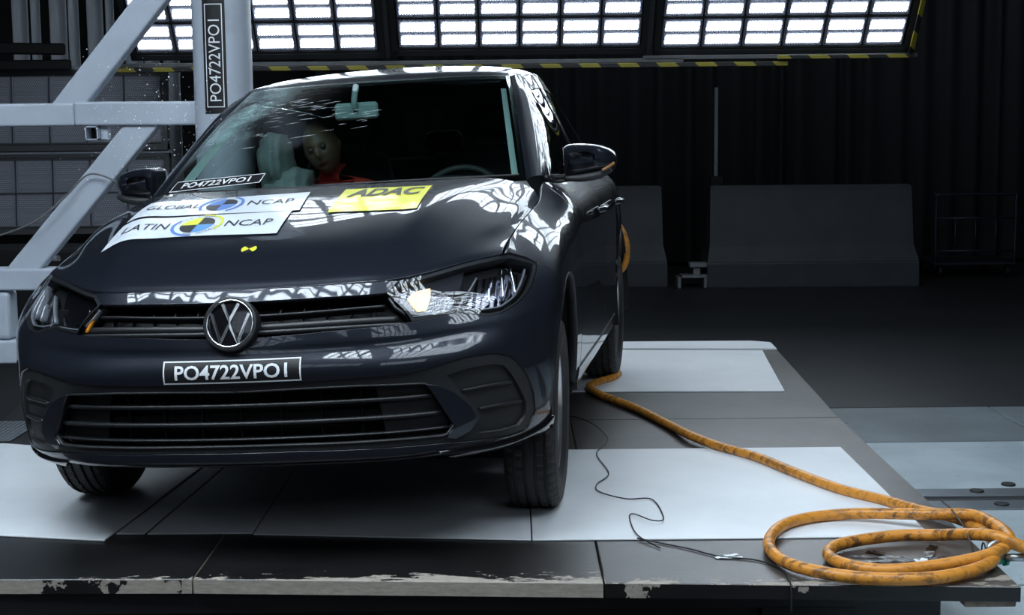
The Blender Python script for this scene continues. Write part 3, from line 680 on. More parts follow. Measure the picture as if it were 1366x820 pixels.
# ------------------------------------------------------------------ the car: frames of reference
YAW = math.radians(8.72); BR, BP, HV = math.radians(2.68), math.radians(-.49), .045
CAR = Vector((-.784, 4.031, 0))
car = empty('car', CAR, -YAW, label='dark grey hatchback pushed sideways into the white pole, leaning to the left', category='car')
def lean(P):
    """body leans on its springs; the wheels stay on the platform"""
    P = np.asarray(P, float); x, y, z = P[:, 0], P[:, 1] - 1.5, P[:, 2] - .3
    x, z = x * math.cos(BR) - z * math.sin(BR), x * math.sin(BR) + z * math.cos(BR)
    y, z = y * math.cos(BP) - z * math.sin(BP), y * math.sin(BP) + z * math.cos(BP)
    return np.stack([x, y + 1.5, z + .3 + HV], 1)
def leann(N):
    N = np.asarray(N, float); x, y, z = N[:, 0], N[:, 1], N[:, 2]
    x, z = x * math.cos(BR) - z * math.sin(BR), x * math.sin(BR) + z * math.cos(BR)
    y, z = y * math.cos(BP) - z * math.sin(BP), y * math.sin(BP) + z * math.cos(BP)
    return np.stack([x, y, z], 1)
def dent(P):
    """the pole has pushed the right-hand doors inwards"""
    P = np.array(P, float); k = np.clip((-P[:, 0] - .50) / .37, 0, 1.2) * np.exp(-((P[:, 1] - 2.25) / .33) ** 2) * np.clip((1.22 - P[:, 2]) / .25, 0, 1)
    P[:, 0] += .185 * k; return P

# ------------------------------------------------------------------ patches cut from the surfaces
def inside(P, poly):
    x, y = P[:, 0], P[:, 1]; r = np.zeros(len(P), bool); n = len(poly)
    for i in range(n):
        x1, y1 = poly[i]; x2, y2 = poly[(i + 1) % n]
        if y1 == y2: continue
        c = ((y1 > y) != (y2 > y)) & (x < (x2 - x1) * (y - y1) / (y2 - y1) + x1); r ^= c
    return r
def dens(uv, step, sc):
    out = []; n = len(uv)
    for i in range(n):
        a = np.array(uv[i]); b = np.array(uv[(i + 1) % n]); d = np.hypot(*((b - a) * sc)); k = max(1, int(math.ceil(d / step)))
        for q in range(k): out.append(a + (b - a) * q / k)
    return np.array(out)
def cut(surf, outer, holes=(), sc=(.16, .085), step=.022, off=0., depth=.015, gap=.0018, flip=None):
    sc = np.array(sc); polys = [dens(p, step, sc) for p in (outer, *holes)]
    vs = []; ed = []; 
    for p in polys:
        b = len(vs); vs += [tuple(q * sc) for q in p]; ed += [(b + i, b + (i + 1) % len(p)) for i in range(len(p))]
    O = polys[0] * sc; lo = O.min(0); hi = O.max(0)
    gx, gy = np.meshgrid(np.arange(lo[0] + step / 2, hi[0], step), np.arange(lo[1] + step / 2, hi[1], step)); G = np.stack([gx.ravel(), gy.ravel()], 1)
    G[:, 0] += (np.round(G[:, 1] / step).astype(int) % 2) * step * .3
    k = inside(G, O)
    for h in polys[1:]: k &= ~inside(G, h * sc)
    G = G[k]; B = np.array(vs)
    if len(G):
        d = np.min(((G[:, None] - B[None]) ** 2).sum(2), 1); G = G[d > (.45 * step) ** 2]
    vs += [tuple(q) for q in G]
    r = delaunay_2d_cdt([Vector(v) for v in vs], ed, [], 0, 1e-7)
    P2 = np.array([tuple(v) for v in r[0]]); F = np.array([f for f in r[2] if len(f) == 3])
    c = P2[F].mean(1); k = inside(c, O)
    for h in polys[1:]: k &= ~inside(c, h * sc)
    F = F[k]; e1 = P2[F[:, 1]] - P2[F[:, 0]]; e2 = P2[F[:, 2]] - P2[F[:, 0]]
    k = np.abs(e1[:, 0] * e2[:, 1] - e1[:, 1] * e2[:, 0]) > 1e-9; F = F[k]
    used = np.unique(F); m = -np.ones(len(P2), int); m[used] = np.arange(len(used)); P2 = P2[used]; F = m[F]
    UV = P2 / sc; V = surf.ev(UV[:, 0], UV[:, 1]); N = surf.nrm(UV[:, 0], UV[:, 1])
    return shell(V, F, N, off, depth, gap)
def shell(V, F, N, off, depth, gap):
    V = V + N * off
    fn = np.cross(V[F[:, 1]] - V[F[:, 0]], V[F[:, 2]] - V[F[:, 0]])
    if (fn * N[F[:, 0]]).sum() < 0: F = F[:, ::-1]
    F = [tuple(f) for f in F]; cnt = {}
    for f in F:
        for i in range(3): cnt[(f[i], f[(i + 1) % 3])] = f
    bd = [e for e in cnt if (e[1], e[0]) not in cnt]
    if depth:
        inw = np.zeros_like(V)
        for a, b in bd:
            t = V[b] - V[a]; q = np.cross(N[a], t); q /= max(np.linalg.norm(q), 1e-9); inw[a] += q; inw[b] += q
        bv = sorted({i for e in bd for i in e}); l = np.linalg.norm(inw[bv], axis=1, keepdims=True); inw[bv] /= np.maximum(l, 1e-9)
        V = V + inw * gap
        n = len(V); ix = {b: n + i for i, b in enumerate(bv)}; ix2 = {b: n + len(bv) + i for i, b in enumerate(bv)}
        Vt = V[bv] - N[bv] * .0015 - inw[bv] * .0009; Vd = V[bv] - N[bv] * depth - inw[bv] * .0009
        V = np.concatenate([V, Vt, Vd]); N = np.concatenate([N, -inw[bv] * .8 + N[bv] * .6, -inw[bv]])
        for a, b in bd: F += [(b, a, ix[a], ix[b]), (ix[b], ix[a], ix2[a], ix2[b])]
    return V, F, N
def mir(d):
    V, F, N = d; V = V.copy(); V[:, 0] *= -1
    if N is not None: N = N.copy(); N[:, 0] *= -1
    return V, [tuple(f)[::-1] for f in F], N
def put(name, d, m, parent=None, smooth=True, doN=True, body=True, **tags):
    V, F, N = d; V = np.asarray(V, float)
    if body:
        V = lean(dent(V)); N = leann(N) if N is not None and doN else None
    return link(name, mesh_from(name, V, F, smooth, N if doN else None), m, parent or car, **tags)
def gridpatch(surf, u0, u1, v0, v1, nu, nv, off=0., depth=.012, gap=.0015):
    U = np.linspace(u0, u1, nu + 1); Vv = np.linspace(v0, v1, nv + 1); A, B = np.meshgrid(U, Vv, indexing='ij')
    P = surf.ev(A.ravel(), B.ravel()); N = surf.nrm(A.ravel(), B.ravel()); F = []
    for i in range(nu):
        for j in range(nv):
            a = i * (nv + 1) + j; b = a + nv + 1; F += [(a, b, b + 1), (a, b + 1, a + 1)]
    return shell(P, np.array(F), N, off, depth, gap)
def uvn(surf, pts): return [tuple(q) for q in surf.near(pts)]
def symm(uv): return list(uv) + [(-u, v) for u, v in uv[::-1] if abs(u) > 1e-3]
def barn(surf, uv, h, d, off=0., n=None, taper=None):
    """bar following the surface: h high, d deep, front face lifted by off"""
    uv = np.array(uv, float)
    if n: 
        s = np.linspace(0, len(uv) - 1, n); uv = np.stack([np.interp(s, range(len(uv)), uv[:, 0]), np.interp(s, range(len(uv)), uv[:, 1])], 1)
    P = surf.ev(uv[:, 0], uv[:, 1]); N = surf.nrm(uv[:, 0], uv[:, 1]); T = np.gradient(P, axis=0); T /= np.linalg.norm(T, axis=1, keepdims=True)
    W = np.cross(N, T); V = []; F = []; k = len(P); sec = [(-.5, -1), (-.5, -.15), (-.36, 0), (.36, 0), (.5, -.15), (.5, -1)]
    for i in range(k):
        q = 1. if taper is None else taper[i] if hasattr(taper, '__len__') else 1.
        for a, b in sec: V.append(P[i] + N[i] * (off + b * d) + W[i] * a * h * q)
    m = len(sec)
    for i in range(k - 1):
        for j in range(m): F.append((i * m + j, i * m + (j + 1) % m, (i + 1) * m + (j + 1) % m, (i + 1) * m + j))
    F.append(tuple(range(m))[::-1]); F.append(tuple(range((k - 1) * m, k * m)))
    return np.array(V), F, None
def bodybox(name, lo, hi, m, parent=None, bevel=0., seg=1, rot=None, body=True, smooth=False, **tags):
    bm = bmesh.new(); M = None
    if rot is not None:
        c = Vector([(a + b) / 2 for a, b in zip(lo, hi)]); M = Matrix.Translation(c) @ rot @ Matrix.Translation(-c)
    add_box(bm, lo, hi, bevel, M, seg); bm.verts.ensure_lookup_table()
    V = np.array([tuple(v.co) for v in bm.verts]); F = [tuple(v.index for v in f.verts) for f in bm.faces]; bm.free()
    return put(name, (V, F, None), m, parent, smooth, False, body, **tags)
def bodytube(name, path, r, m, parent=None, seg=10, flat=1., **tags):
    V, F = tube_data(path, r, seg, flat); return put(name, (np.array(V), F, None), m, parent, True, False, **tags)
def both(fn):
    for s in (1, -1): fn(s)
def sd(d, s): return d if s > 0 else mir(d)

# ------------------------------------------------------------------ materials of the car
M_paint = mat('dark_grey_metallic_paint', (.040, .048, .068), .36, .38, coat=1., spec=.25)
nt, bs = nodes(M_paint); s_, v_ = xyz(nt)
fl = nt.nodes.new('ShaderNodeTexVoronoi'); fl.inputs['Scale'].default_value = 900; nt.links.new(v_, fl.inputs['Vector'])
nt.links.new(mixc(nt, fl.outputs['Distance'], (.009, .011, .017), (.018, .022, .033)), bs.inputs['Base Color'])
M_plastic = mat('black_grained_plastic', (.016, .017, .019), .5, bump=(500, .25))
M_gloss = mat('gloss_black', (.006, .006, .008), .12, coat=.6)
M_dark = mat('dark_void', (.004, .004, .005), .8)
M_slat = mat('grille_slat_plastic', (.013, .014, .016), .42)
M_chrome = mat('chrome', (.82, .84, .86), .08, 1.)
M_reflector = mat('lamp_reflector', (.20, .20, .23), .16, 1.)
nt, bs = nodes(M_reflector); s_, v_ = xyz(nt, 'Object')
wv = math_node(nt, 'SINE', math_node(nt, 'MULTIPLY', s_[0], 330.)); bp = nt.nodes.new('ShaderNodeBump'); bp.inputs['Distance'].default_value = .003; bp.inputs['Strength'].default_value = .5
nt.links.new(wv, bp.inputs['Height']); nt.links.new(bp.outputs[0], bs.inputs['Normal'])
M_smooth = mat('smooth_lamp_reflector', (.05, .05, .06), .06, .0, coat=1., spec=1.)
M_rubber = mat('tire_rubber', (.016, .016, .017), .62, bump=(120, .15))
M_alloy = mat('silver_alloy', (.55, .56, .58), .28, .9)
M_disc = mat('brake_disc', (.25, .25, .26), .4, 1.)
def glass(name, tint, refl=1.0, cracks=False):
    m = bpy.data.materials.new(name); m.use_nodes = True; nt = m.node_tree; nt.nodes.clear()
    out = nt.nodes.new('ShaderNodeOutputMaterial'); t = nt.nodes.new('ShaderNodeBsdfTransparent'); t.inputs[0].default_value = (*tint, 1)
    gl = nt.nodes.new('ShaderNodeBsdfGlossy'); gl.inputs['Roughness'].default_value = .01; gl.inputs[0].default_value = (refl, refl, refl, 1)
    ge = nt.nodes.new('ShaderNodeNewGeometry'); dp = nt.nodes.new('ShaderNodeVectorMath'); dp.operation = 'DOT_PRODUCT'
    nt.links.new(ge.outputs['Normal'], dp.inputs[0]); nt.links.new(ge.outputs['Incoming'], dp.inputs[1])
    co = math_node(nt, 'SUBTRACT', 1., math_node(nt, 'ABSOLUTE', dp.outputs['Value'])); fs = math_node(nt, 'ADD', math_node(nt, 'MULTIPLY', math_node(nt, 'POWER', co, 5.), .90), .045)
    mx = nt.nodes.new('ShaderNodeMixShader'); nt.links.new(fs, mx.inputs[0]); nt.links.new(t.outputs[0], mx.inputs[1]); nt.links.new(gl.outputs[0], mx.inputs[2])
    last = mx.outputs[0]
    if cracks:
        s, v = xyz(nt)
        vo = nt.nodes.new('ShaderNodeTexVoronoi'); vo.feature = 'DISTANCE_TO_EDGE'; vo.inputs['Scale'].default_value = 75; nt.links.new(v, vo.inputs['Vector'])
        line = maprange(nt, vo.outputs['Distance'], .10, .0)
        # broken zone: along the struck pillar, fading into the glass
        q = math_node(nt, 'ADD', math_node(nt, 'ADD', math_node(nt, 'MULTIPLY', s[0], 1.), math_node(nt, 'MULTIPLY', s[1], -.30)), .985)   # distance-like from the left edge
        zone = maprange(nt, q, .10, .0); nz = maprange(nt, noise_node(nt, v, 9., 6, .7), .40, .62)
        yb = maprange(nt, s[1], 1.40, 1.55)
        k = math_node(nt, 'MULTIPLY', math_node(nt, 'MULTIPLY', zone, nz), yb)
        df = nt.nodes.new('ShaderNodeBsdfDiffuse'); df.inputs[0].default_value = (.42, .62, .62, 1)
        m2 = nt.nodes.new('ShaderNodeMixShader'); nt.links.new(math_node(nt, 'MULTIPLY', k, math_node(nt, 'ADD', math_node(nt, 'MULTIPLY', line, .45), .22)), m2.inputs[0])
        nt.links.new(maprange(nt, q, .45, .05, .01, .30), gl.inputs['Roughness'])
        nt.links.new(last, m2.inputs[1]); nt.links.new(df.outputs[0], m2.inputs[2]); last = m2.outputs[0]
    nt.links.new(last, out.inputs[0]); return m
M_wglass = glass('windscreen_glass', (.50, .62, .60), 1., True)
M_sglass = glass('dark_side_glass', (.22, .25, .25))
M_lens = glass('clear_lamp_lens', (.80, .82, .85))

# ------------------------------------------------------------------ outlines on the skin (metres, car frame, left-hand side of the car)
LAMP = [(.4303,.1304,.7031),(.4631,.1668,.7327),(.575,.2587,.7544),(.6703,.3532,.7734),(.7178,.4087,.7791),(.7416,.4597,.7791),(.7804,.516,.7605),(.8126,.5275,.7419),(.8139,.4538,.7021),(.8049,.3926,.6698),(.7828,.3344,.643),(.7385,.2677,.619),(.7039,.2357,.6153),(.6645,.2133,.6249),(.6135,.1842,.6336),(.5676,.1496,.6276),(.5062,.1099,.6208)]
GRILLE = [(0,.0841,.6975),(.2566,.0958,.7005),(.4305,.129,.7025),(.5062,.1099,.6208),(.2651,.0447,.6090),(0,.0249,.5985)]
INSERT = [(0,.0083,.4720),(.1974,.0171,.4730),(.5011,.0723,.4808),(.5728,.1051,.4947),(.6462,.1494,.507),(.716,.2051,.5096),(.7566,.2462,.4935),(.7946,.2946,.4362),(.8104,.3268,.3655),(.8102,.3392,.3137),(.782,.3107,.2612),(.7419,.2511,.2564),(.5821,.1159,.2680),(.1858,.0066,.2763),(0,.0,.2752)]
LGR = [(0,.011,.4495),(.1954,.0189,.4530),(.3642,.039,.4530),(.535,.0903,.4457),(.5715,.1089,.3865),(.6069,.128,.3192),(.5835,.1148,.2890),(.3965,.0382,.292),(.1869,.0073,.294),(0,.0003,.294)]
STRUT = [(.5338,.0897,.4448),(.5608,.1033,.4374),(.6023,.1266,.4149),(.6483,.1547,.3652),(.6636,.1654,.3257),(.6443,.1529,.2959),(.6041,.1284,.2779),(.5833,.1149,.2855),(.6066,.1279,.3149),(.5748,.1105,.3754)]
FOG = [(.5935,.1198,.4620),(.65,.155,.4750),(.7142,.2042,.478),(.7419,.231,.4664),(.7728,.2666,.4092),(.793,.3001,.346),(.7901,.3036,.3051),(.7712,.2803,.2809),(.72,.22,.279),(.6723,.1748,.2821),(.6600,.1605,.2950),(.6740,.1720,.3260),(.658,.1642,.3675),(.6158,.1406,.4181)]
FL = [(.8126,.5275,.7419),(.8447,.54,.7209),(.8690,.585,.6870)]
def arch(cy, cz, r, a0, a1, n=26, x=.868): return [(x, cy + r * math.cos(t), cz + r * math.sin(t)) for t in np.linspace(math.radians(a0), math.radians(a1), n)]
AF = (.80, .330, .350); AR = (3.375, .330, .350)
# front bumper
lampuv = uvn(wrap, LAMP); grilleuv = uvn(wrap, GRILLE); grilleuv[0] = (0, grilleuv[0][1]); grilleuv[-1] = (0, grilleuv[-1][1])
insuv = uvn(wrap, INSERT); insuv[0] = (0, insuv[0][1]); insuv[-1] = (0, insuv[-1][1])
lgruv = uvn(wrap, LGR); lgruv[0] = (0, lgruv[0][1]); lgruv[-1] = (0, lgruv[-1][1])
struv = uvn(wrap, STRUT); foguv = uvn(wrap, FOG); fluv = uvn(wrap, FL)
top = [(u, 8.) for u in np.linspace(0, lampuv[1][0], 12)]
afuv = uvn(wrap, arch(*AF, 119, 196, 22))
bot = [(u, .0) for u in np.linspace(afuv[-1][0], 0, 24)]
lamp_low = [lampuv[1], lampuv[0]] + lampuv[:-18:-1][:0] + lampuv[16:7:-1]
right = top[:-1] + [lampuv[1], lampuv[0]] + lampuv[16:7:-1] + fluv + afuv + bot
bumper = put('front_bumper', cut(wrap, symm(right), [symm(grilleuv), symm(insuv)]), M_paint)
put('lower_bumper_panel', cut(wrap, symm(insuv), [symm(lgruv), foguv, [(-u, v) for u, v in foguv]], off=-.004, depth=.02, gap=.001), M_plastic)
for s in (1, -1):
    put('bumper_strut', sd(cut(wrap, struv, off=.006, depth=.02, gap=.0, step=.012), s), M_paint)
    fp = put('fog_lamp_blank', sd(cut(wrap, foguv, off=-.016, depth=.0), s), M_plastic)
    for rib in ([(.6333,.1453,.4108),(.6993,.1928,.416),(.7629,.2545,.4154)], [(.6758,.1743,.3521),(.7342,.2248,.3545),(.7844,.2859,.3532)]):
        r_ = uvn(wrap, rib); put('rib', sd(barn(wrap, r_, .009, .012, -.006, 14), s), M_slat, fp, doN=False)
    lip = uvn(wrap, [(.5549,.1041,.2430),(.62,.155,.2400),(.6847,.2141,.2385),(.7454,.285,.2395),(.79,.36,.243),(.825,.47,.262)])
    bl = uvn(wrap, [(.5549,.1041,.2470),(.62,.155,.2450),(.6847,.2141,.2440),(.7454,.285,.2480),(.7854,.3382,.256),(.812,.40,.268),(.8300,.450,.285),(.829,.465,.262),(.822,.475,.238),(.80,.44,.224),(.7869,.42,.219),(.6914,.28,.216),(.6058,.20,.2165)])
    put('corner_blade', sd(cut(wrap, bl, off=.013, depth=.024, step=.012), s), M_gloss)
# lower grille
lg = put('lower_grille', cut(wrap, symm([(u, v) for u, v in lgruv]), off=-.11, depth=0), M_dark)
put('grille_surround', barn(wrap, symm(lgruv) + [symm(lgruv)[0]], .007, .03, .0, 120), M_plastic, lg, doN=False)
def zrow(z, x1, n=25):
    r_ = []
    for x in np.linspace(0, x1, n):
        k = wrap.near([(x, .02 + .30 * x * x, z)])[0]; r_.append(tuple(k))
    r_[0] = (0, r_[0][1]); return [(-u, v) for u, v in r_[:0:-1]] + r_
for z, x1 in ((.408, .548), (.356, .572), (.312, .590)):
    row = zrow(z, x1); put('grille_slat', barn(wrap, row, .012 if z > .33 else .007, .035, -.008, 60), M_slat, lg, doN=False)
for x in (-.48, -.36, -.24, -.12, 0, .12, .24, .36, .48):
    q = uvn(wrap, [(x, .02, .29), (x, .02, .445)]); put('grille_rib', barn(wrap, q, .005, .02, -.05, 8), M_slat, lg, doN=False)
for s in (1, -1):
    q = uvn(wrap, [(.40, .04, .445), (.53, .09, .442), (.60, .125, .32), (.575, .11, .292), (.43, .045, .292)]); put('grille_filler', sd(cut(wrap, q, off=-.034, depth=0), s), M_plastic, lg)
bodybox('radiator', (-.38, .14, .28), (.38, .16, .66), mat('radiator_core', (.02, .02, .022), .5, .5, bump=(300, .4)), lg)
bodybox('crash_beam', (-.42, .11, .335), (.42, .135, .38), mat('dark_beam', (.015, .015, .017), .4), lg, .008)
# upper grille
ug = put('upper_grille', cut(wrap, symm(grilleuv), off=-.06, depth=0), M_dark)
for z, h, off in ((.640, .020, -.016), (.619, .013, -.006)):
    x1 = .475 if z > .63 else .492; row = zrow(z, x1); row = [(u, v) for u, v in row]; put('grille_slat', barn(wrap, row, h, .035, off, 60), M_slat, ug, doN=False)
row = zrow(.694, .44); put('grille_slat', barn(wrap, row, .008, .03, -.012, 60), M_slat, ug, doN=False)
for x in (-.40, -.33, -.26, -.19, -.12, .12, .19, .26, .33, .40):
    q = uvn(wrap, [(x, .09, .645), (x + .006 * np.sign(x), .09, .69)]); put('grille_rib', barn(wrap, q, .004, .02, -.034, 6), M_slat, ug, doN=False)
# emblem
E0 = np.array((0, .030, .640)); en = np.array((0, -.953, .302)); eu = np.array((0, .302, .953)); ex = np.array((1., 0, 0))
def emb(V2, F, z0, z1):
    """flat polygon soup in emblem plane extruded from z0 to z1 along its normal"""
    V = []; FF = []
    for p, zz in ((V2, z1), (V2, z0)):
        for a, b in p: V.append(E0 + ex * a + eu * b + en * (zz - .95 * (a * a + b * b)))
    n = len(V2)
    for f in F:
        FF.append(tuple(f)); m_ = len(f)
        for i in range(m_): FF.append((f[i], f[i] + n, f[(i + 1) % m_] + n, f[(i + 1) % m_]))
    return np.array(V), FF, None
def ringd(r0, r1, z0, z1, n=64):
    V = []; F = []
    prof = [(r0, z0), (r0, z1 - .001), (r0 + .001, z1), (r1 - .0015, z1), (r1, z1 - .0015), (r1, z0)]
    for k in range(n):
        a = 2 * PI * k / n
        for r, z in prof: V.append(E0 + ex * r * math.cos(a) + eu * r * math.sin(a) + en * z)
    m_ = len(prof)
    for k in range(n):
        for i in range(m_ - 1): a = k * m_ + i; b = ((k + 1) % n) * m_ + i; F.append((a, b, b + 1, a + 1))
    return np.array(V), F, None
disc = [(.074 * math.cos(a), .074 * math.sin(a)) for a in np.linspace(0, 2 * PI, 65)[:-1]]
dv = [(r * math.cos(a), r * math.sin(a)) for r in (.0001, .015, .03, .045, .058, .07) for a in np.linspace(0, 2 * PI, 49)[:-1]]
dfc = [(i * 48 + j, i * 48 + (j + 1) % 48, (i + 1) * 48 + (j + 1) % 48, (i + 1) * 48 + j) for i in range(5) for j in range(48)]
embl = put('emblem', (np.array([E0 + ex * a + eu * b + en * (.012 - .95 * (a * a + b * b)) for a, b in dv]), [f[::-1] for f in dfc], None), M_gloss, doN=False, smooth=True, label='round black emblem with chrome letters')
put('emblem_base', ringd(.068, .079, -.03, .013), M_slat, embl, doN=False)
put('chrome_ring', ringd(.0645, .0705, .01, .016), M_chrome, embl, doN=False)
def stroke(pts, w):
    """mitred polyline -> quads"""
    P = [np.array(p, float) for p in pts]; L_ = []
    for i, p in enumerate(P):
        if i == 0: d = P[1] - P[0]; n = np.array((-d[1], d[0])) / np.linalg.norm(d); o = n * w / 2
        elif i == len(P) - 1: d = P[-1] - P[-2]; n = np.array((-d[1], d[0])) / np.linalg.norm(d); o = n * w / 2
        else:
            d1 = P[i] - P[i - 1]; d2 = P[i + 1] - P[i]; n1 = np.array((-d1[1], d1[0])) / np.linalg.norm(d1); n2 = np.array((-d2[1], d2[0])) / np.linalg.norm(d2)
            b = n1 + n2; b /= np.linalg.norm(b); o = b * w / 2 / max(.35, b @ n1)
        L_ += [p + o, p - o]
    return L_, [(2 * i, 2 * i + 1, 2 * i + 3, 2 * i + 2) for i in range(len(P) - 1)]
R_ = .064
M_letter = mat('satin_chrome', (.75, .77, .80), .24, 1.)
for nm, pts in (('letter_v', [(-.37, .90), (0, .14), (.37, .90)]), ('letter_w', [(-.87, .45), (-.40, -.84), (0, -.04), (.40, -.84), (.87, .45)])):
    v2, f2 = stroke([(a * R_, b * R_) for a, b in pts], .0088); put(nm, emb(v2, f2, .011, .0155), M_letter, embl, doN=False, smooth=False)

# ------------------------------------------------------------------ headlights
def inset(uv, d, sc=(.16, .085)):
    P = np.array(uv) * sc; n = len(P); A = sum(P[i][0] * P[(i + 1) % n][1] - P[(i + 1) % n][0] * P[i][1] for i in range(n)); sg = 1 if A > 0 else -1; out = []
    for i in range(n):
        a = P[i] - P[i - 1]; b = P[(i + 1) % n] - P[i]; na = np.array((-a[1], a[0])) / np.linalg.norm(a) * sg; nb = np.array((-b[1], b[0])) / np.linalg.norm(b) * sg
        m_ = na + nb; m_ /= max(np.linalg.norm(m_), 1e-6); out.append(P[i] + m_ * d / max(.6, m_ @ na))
    return [tuple(q / np.array(sc)) for q in out]
INNER = [(.4446,.1347,.7021),(.4702,.1617,.722),(.5198,.1985,.7316),(.5762,.25,.7441),(.6368,.3101,.7584),(.6301,.2597,.7123),(.6186,.2146,.6713),(.6086,.192,.6503),(.5573,.1513,.6418),(.5113,.1206,.6364),(.4778,.1239,.6696)]
AMBER = [(.491,.1494,.6943),(.5067,.1721,.7108),(.5504,.2057,.7165),(.5533,.1842,.6903),(.5469,.1527,.655),(.5239,.1374,.6533),(.509,.1407,.6708)]
OUTER = [(.6748,.314,.7319),(.7284,.3716,.7379),(.7807,.4583,.7352),(.7812,.3957,.6998),(.7695,.3432,.6694),(.7443,.2969,.6486),(.7021,.2557,.6438),(.6453,.219,.6523),(.6604,.2546,.683)]
inuv, amuv, ouuv = uvn(wrap, INNER), uvn(wrap, AMBER), uvn(wrap, OUTER)
druv = uvn(wrap, [(.668,.30,.728),(.6278,.2066,.6522),(.6399,.2099,.6448),(.6831,.2364,.6379),(.7372,.2827,.6394),(.7701,.3361,.6612),(.7863,.4086,.7029),(.7881,.4698,.7339)])
l3uv = uvn(wrap, [(.4380,.1310,.690),(.4600,.1170,.665),(.4997,.1141,.6355),(.5575,.149,.6377),(.6169,.1916,.6413)])
dr2uv = uvn(wrap, [(.6359,.2088,.6473),(.6425,.2045,.6345),(.6604,.2129,.6284),(.6801,.2241,.6241)])
M_amberlit = mat('lit_amber_lamp', (.9, .6, .2), .4, emis=(1., .70, .30), estr=1.9)
M_amber = mat('amber_plastic', (.75, .28, .03), .25)
M_tube = mat('clear_light_guide', (.32, .33, .35), .2, .2, coat=.6)
def flatpoly(surf, uv, back, m, name, parent, s, sc=(.16, .085)):
    """facet lying at a depth behind the lens"""
    return put(name, sd(cut(surf, uv, off=-back, depth=.0, step=.012), s), m, parent)
for s in (1, -1):
    hl = put('headlight', sd(cut(wrap, inset(lampuv, .014), off=-.046, depth=0), s), M_dark, label='lit headlight with warm glowing bulb' if s > 0 else 'unlit dark headlight')
    V, F, N = cut(wrap, lampuv, off=-.001, depth=.055, gap=.0)
    put('lamp_bezel', sd(cut(wrap, lampuv, [inset(lampuv, .011)], off=-.004, depth=.040, step=.012), s), M_plastic, hl)
    flatpoly(wrap, inuv, .030, M_smooth if s > 0 else M_gloss, 'inner_reflector', hl, s)
    # outer reflector: vertical facets stepping back
    flatpoly(wrap, ouuv, .034, M_reflector if s > 0 else M_gloss, 'outer_reflector', hl, s)
    ou = np.array(ouuv); 
    for f in (.30, .5, .72):
        c = ou[:, 0].min() + (ou[:, 0].max() - ou[:, 0].min()) * f; q = [(c, ou[:, 1].min() + .12), (c, ou[:, 1].max() - .10 + .1 * (f > .3) - .25 * (f < .4))]
        put('reflector_divider', sd(barn(wrap, q, .006, .026, -.012, 6), s), M_chrome if s > 0 else M_tube, hl, doN=False)
    put('light_guide', sd(barn(wrap, druv, .0055, .016, -.010, 44), s), M_tube, hl, doN=False)
    put('light_guide', sd(barn(wrap, l3uv, .0045, .016, -.010, 30), s), M_tube, hl, doN=False)
    put('light_guide', sd(barn(wrap, dr2uv, .0045, .010, -.005, 14), s), M_tube, hl, doN=False)
    V, F, N = cut(wrap, amuv, off=-.022, depth=.012, step=.01)
    put('bulb_lens', sd((V, F, N), s), M_amberlit if s > 0 else M_gloss, hl, label='glowing amber bulb' if s > 0 else None)
    if s < 0:
        q = uvn(wrap, [(.4856,.1037,.6281),(.4562,.1209,.6782),(.4528,.132,.6946)]); put('side_reflector', mir(barn(wrap, q, .010, .01, -.014, 12)), M_amber, hl, doN=False)
    put('lamp_lens', sd(cut(wrap, lampuv, off=-.001, depth=.0), s), M_lens, hl)

# ------------------------------------------------------------------ hood, fenders, doors
hd = put('hood', gridpatch(hood, -6, 6, 0, 5, 132, 60, depth=.014, gap=.0022), M_paint)
bodybox('engine_bay', (-.62, .24, .30), (.62, 1.0, .68), M_dark)
arf = arch(*AF, 2, 119, 40); fend = FL + []
dl = [(.745,1.285,.970),(.835,1.285,.88),(.864,1.285,.75),(.867,1.285,.58),(.858,1.285,.42),(.845,1.285,.30)]
tedge = [(u, 8.) for u in np.linspace(4.05, 8.86, 30)]
fuv = lampuv[4:8][1:] ; fo = tedge[::-1] + [lampuv[4]] + lampuv[5:8] + fluv[1:] + uvn(wrap, arf)[::-1] + [uvn(wrap, [(.845, 1.155, .305)])[0]] + uvn(wrap, dl)[::-1][:-1]
fdat = cut(wrap, fo, off=0., gap=.0022)
both(lambda s: put('front_fender', sd(fdat, s), M_paint))
def lip(a, name='wheel_arch_lip', a0=-12, a1=196):
    uv = uvn(wrap, arch(*a, a0, a1, 44)); return barn(wrap, uv, .010, .03, .001, 60)
for A_ in (AF, AR):
    dlip = lip(A_); both(lambda s: put('wheel_arch_lip', sd(dlip, s), M_plastic, doN=False))
    # wheel well liner
    V = []; F = []
    for t in np.linspace(-.25, PI + .25, 30):
        for x in (.56, .845): V.append((x, A_[0] + (A_[2] + .012) * math.cos(t), A_[1] + (A_[2] + .012) * math.sin(t)))
    for i in range(29): F.append((2 * i, 2 * i + 1, 2 * i + 3, 2 * i + 2))
    b = len(V); V += [(.56, A_[0] + .37 * math.cos(t), A_[1] + .37 * math.sin(t)) for t in np.linspace(-.25, PI + .25, 30)]; F.append(tuple(range(b, b + 30)))
    both(lambda s: put('wheel_well', sd((np.array(V), F, None), s), M_dark, doN=False))
def yuv(y, z, x=.868): return uvn(wrap, [(x, y, z)])[0]
def top_u(y): return float(np.interp(y, [t[1] for t in T[6:16]], range(6, 16)))
def vline(y, za, zb, n=8): return [yuv(y, z, .868 if z < .8 else .868 - (z - .8) * .55) for z in np.linspace(za, zb, n)]
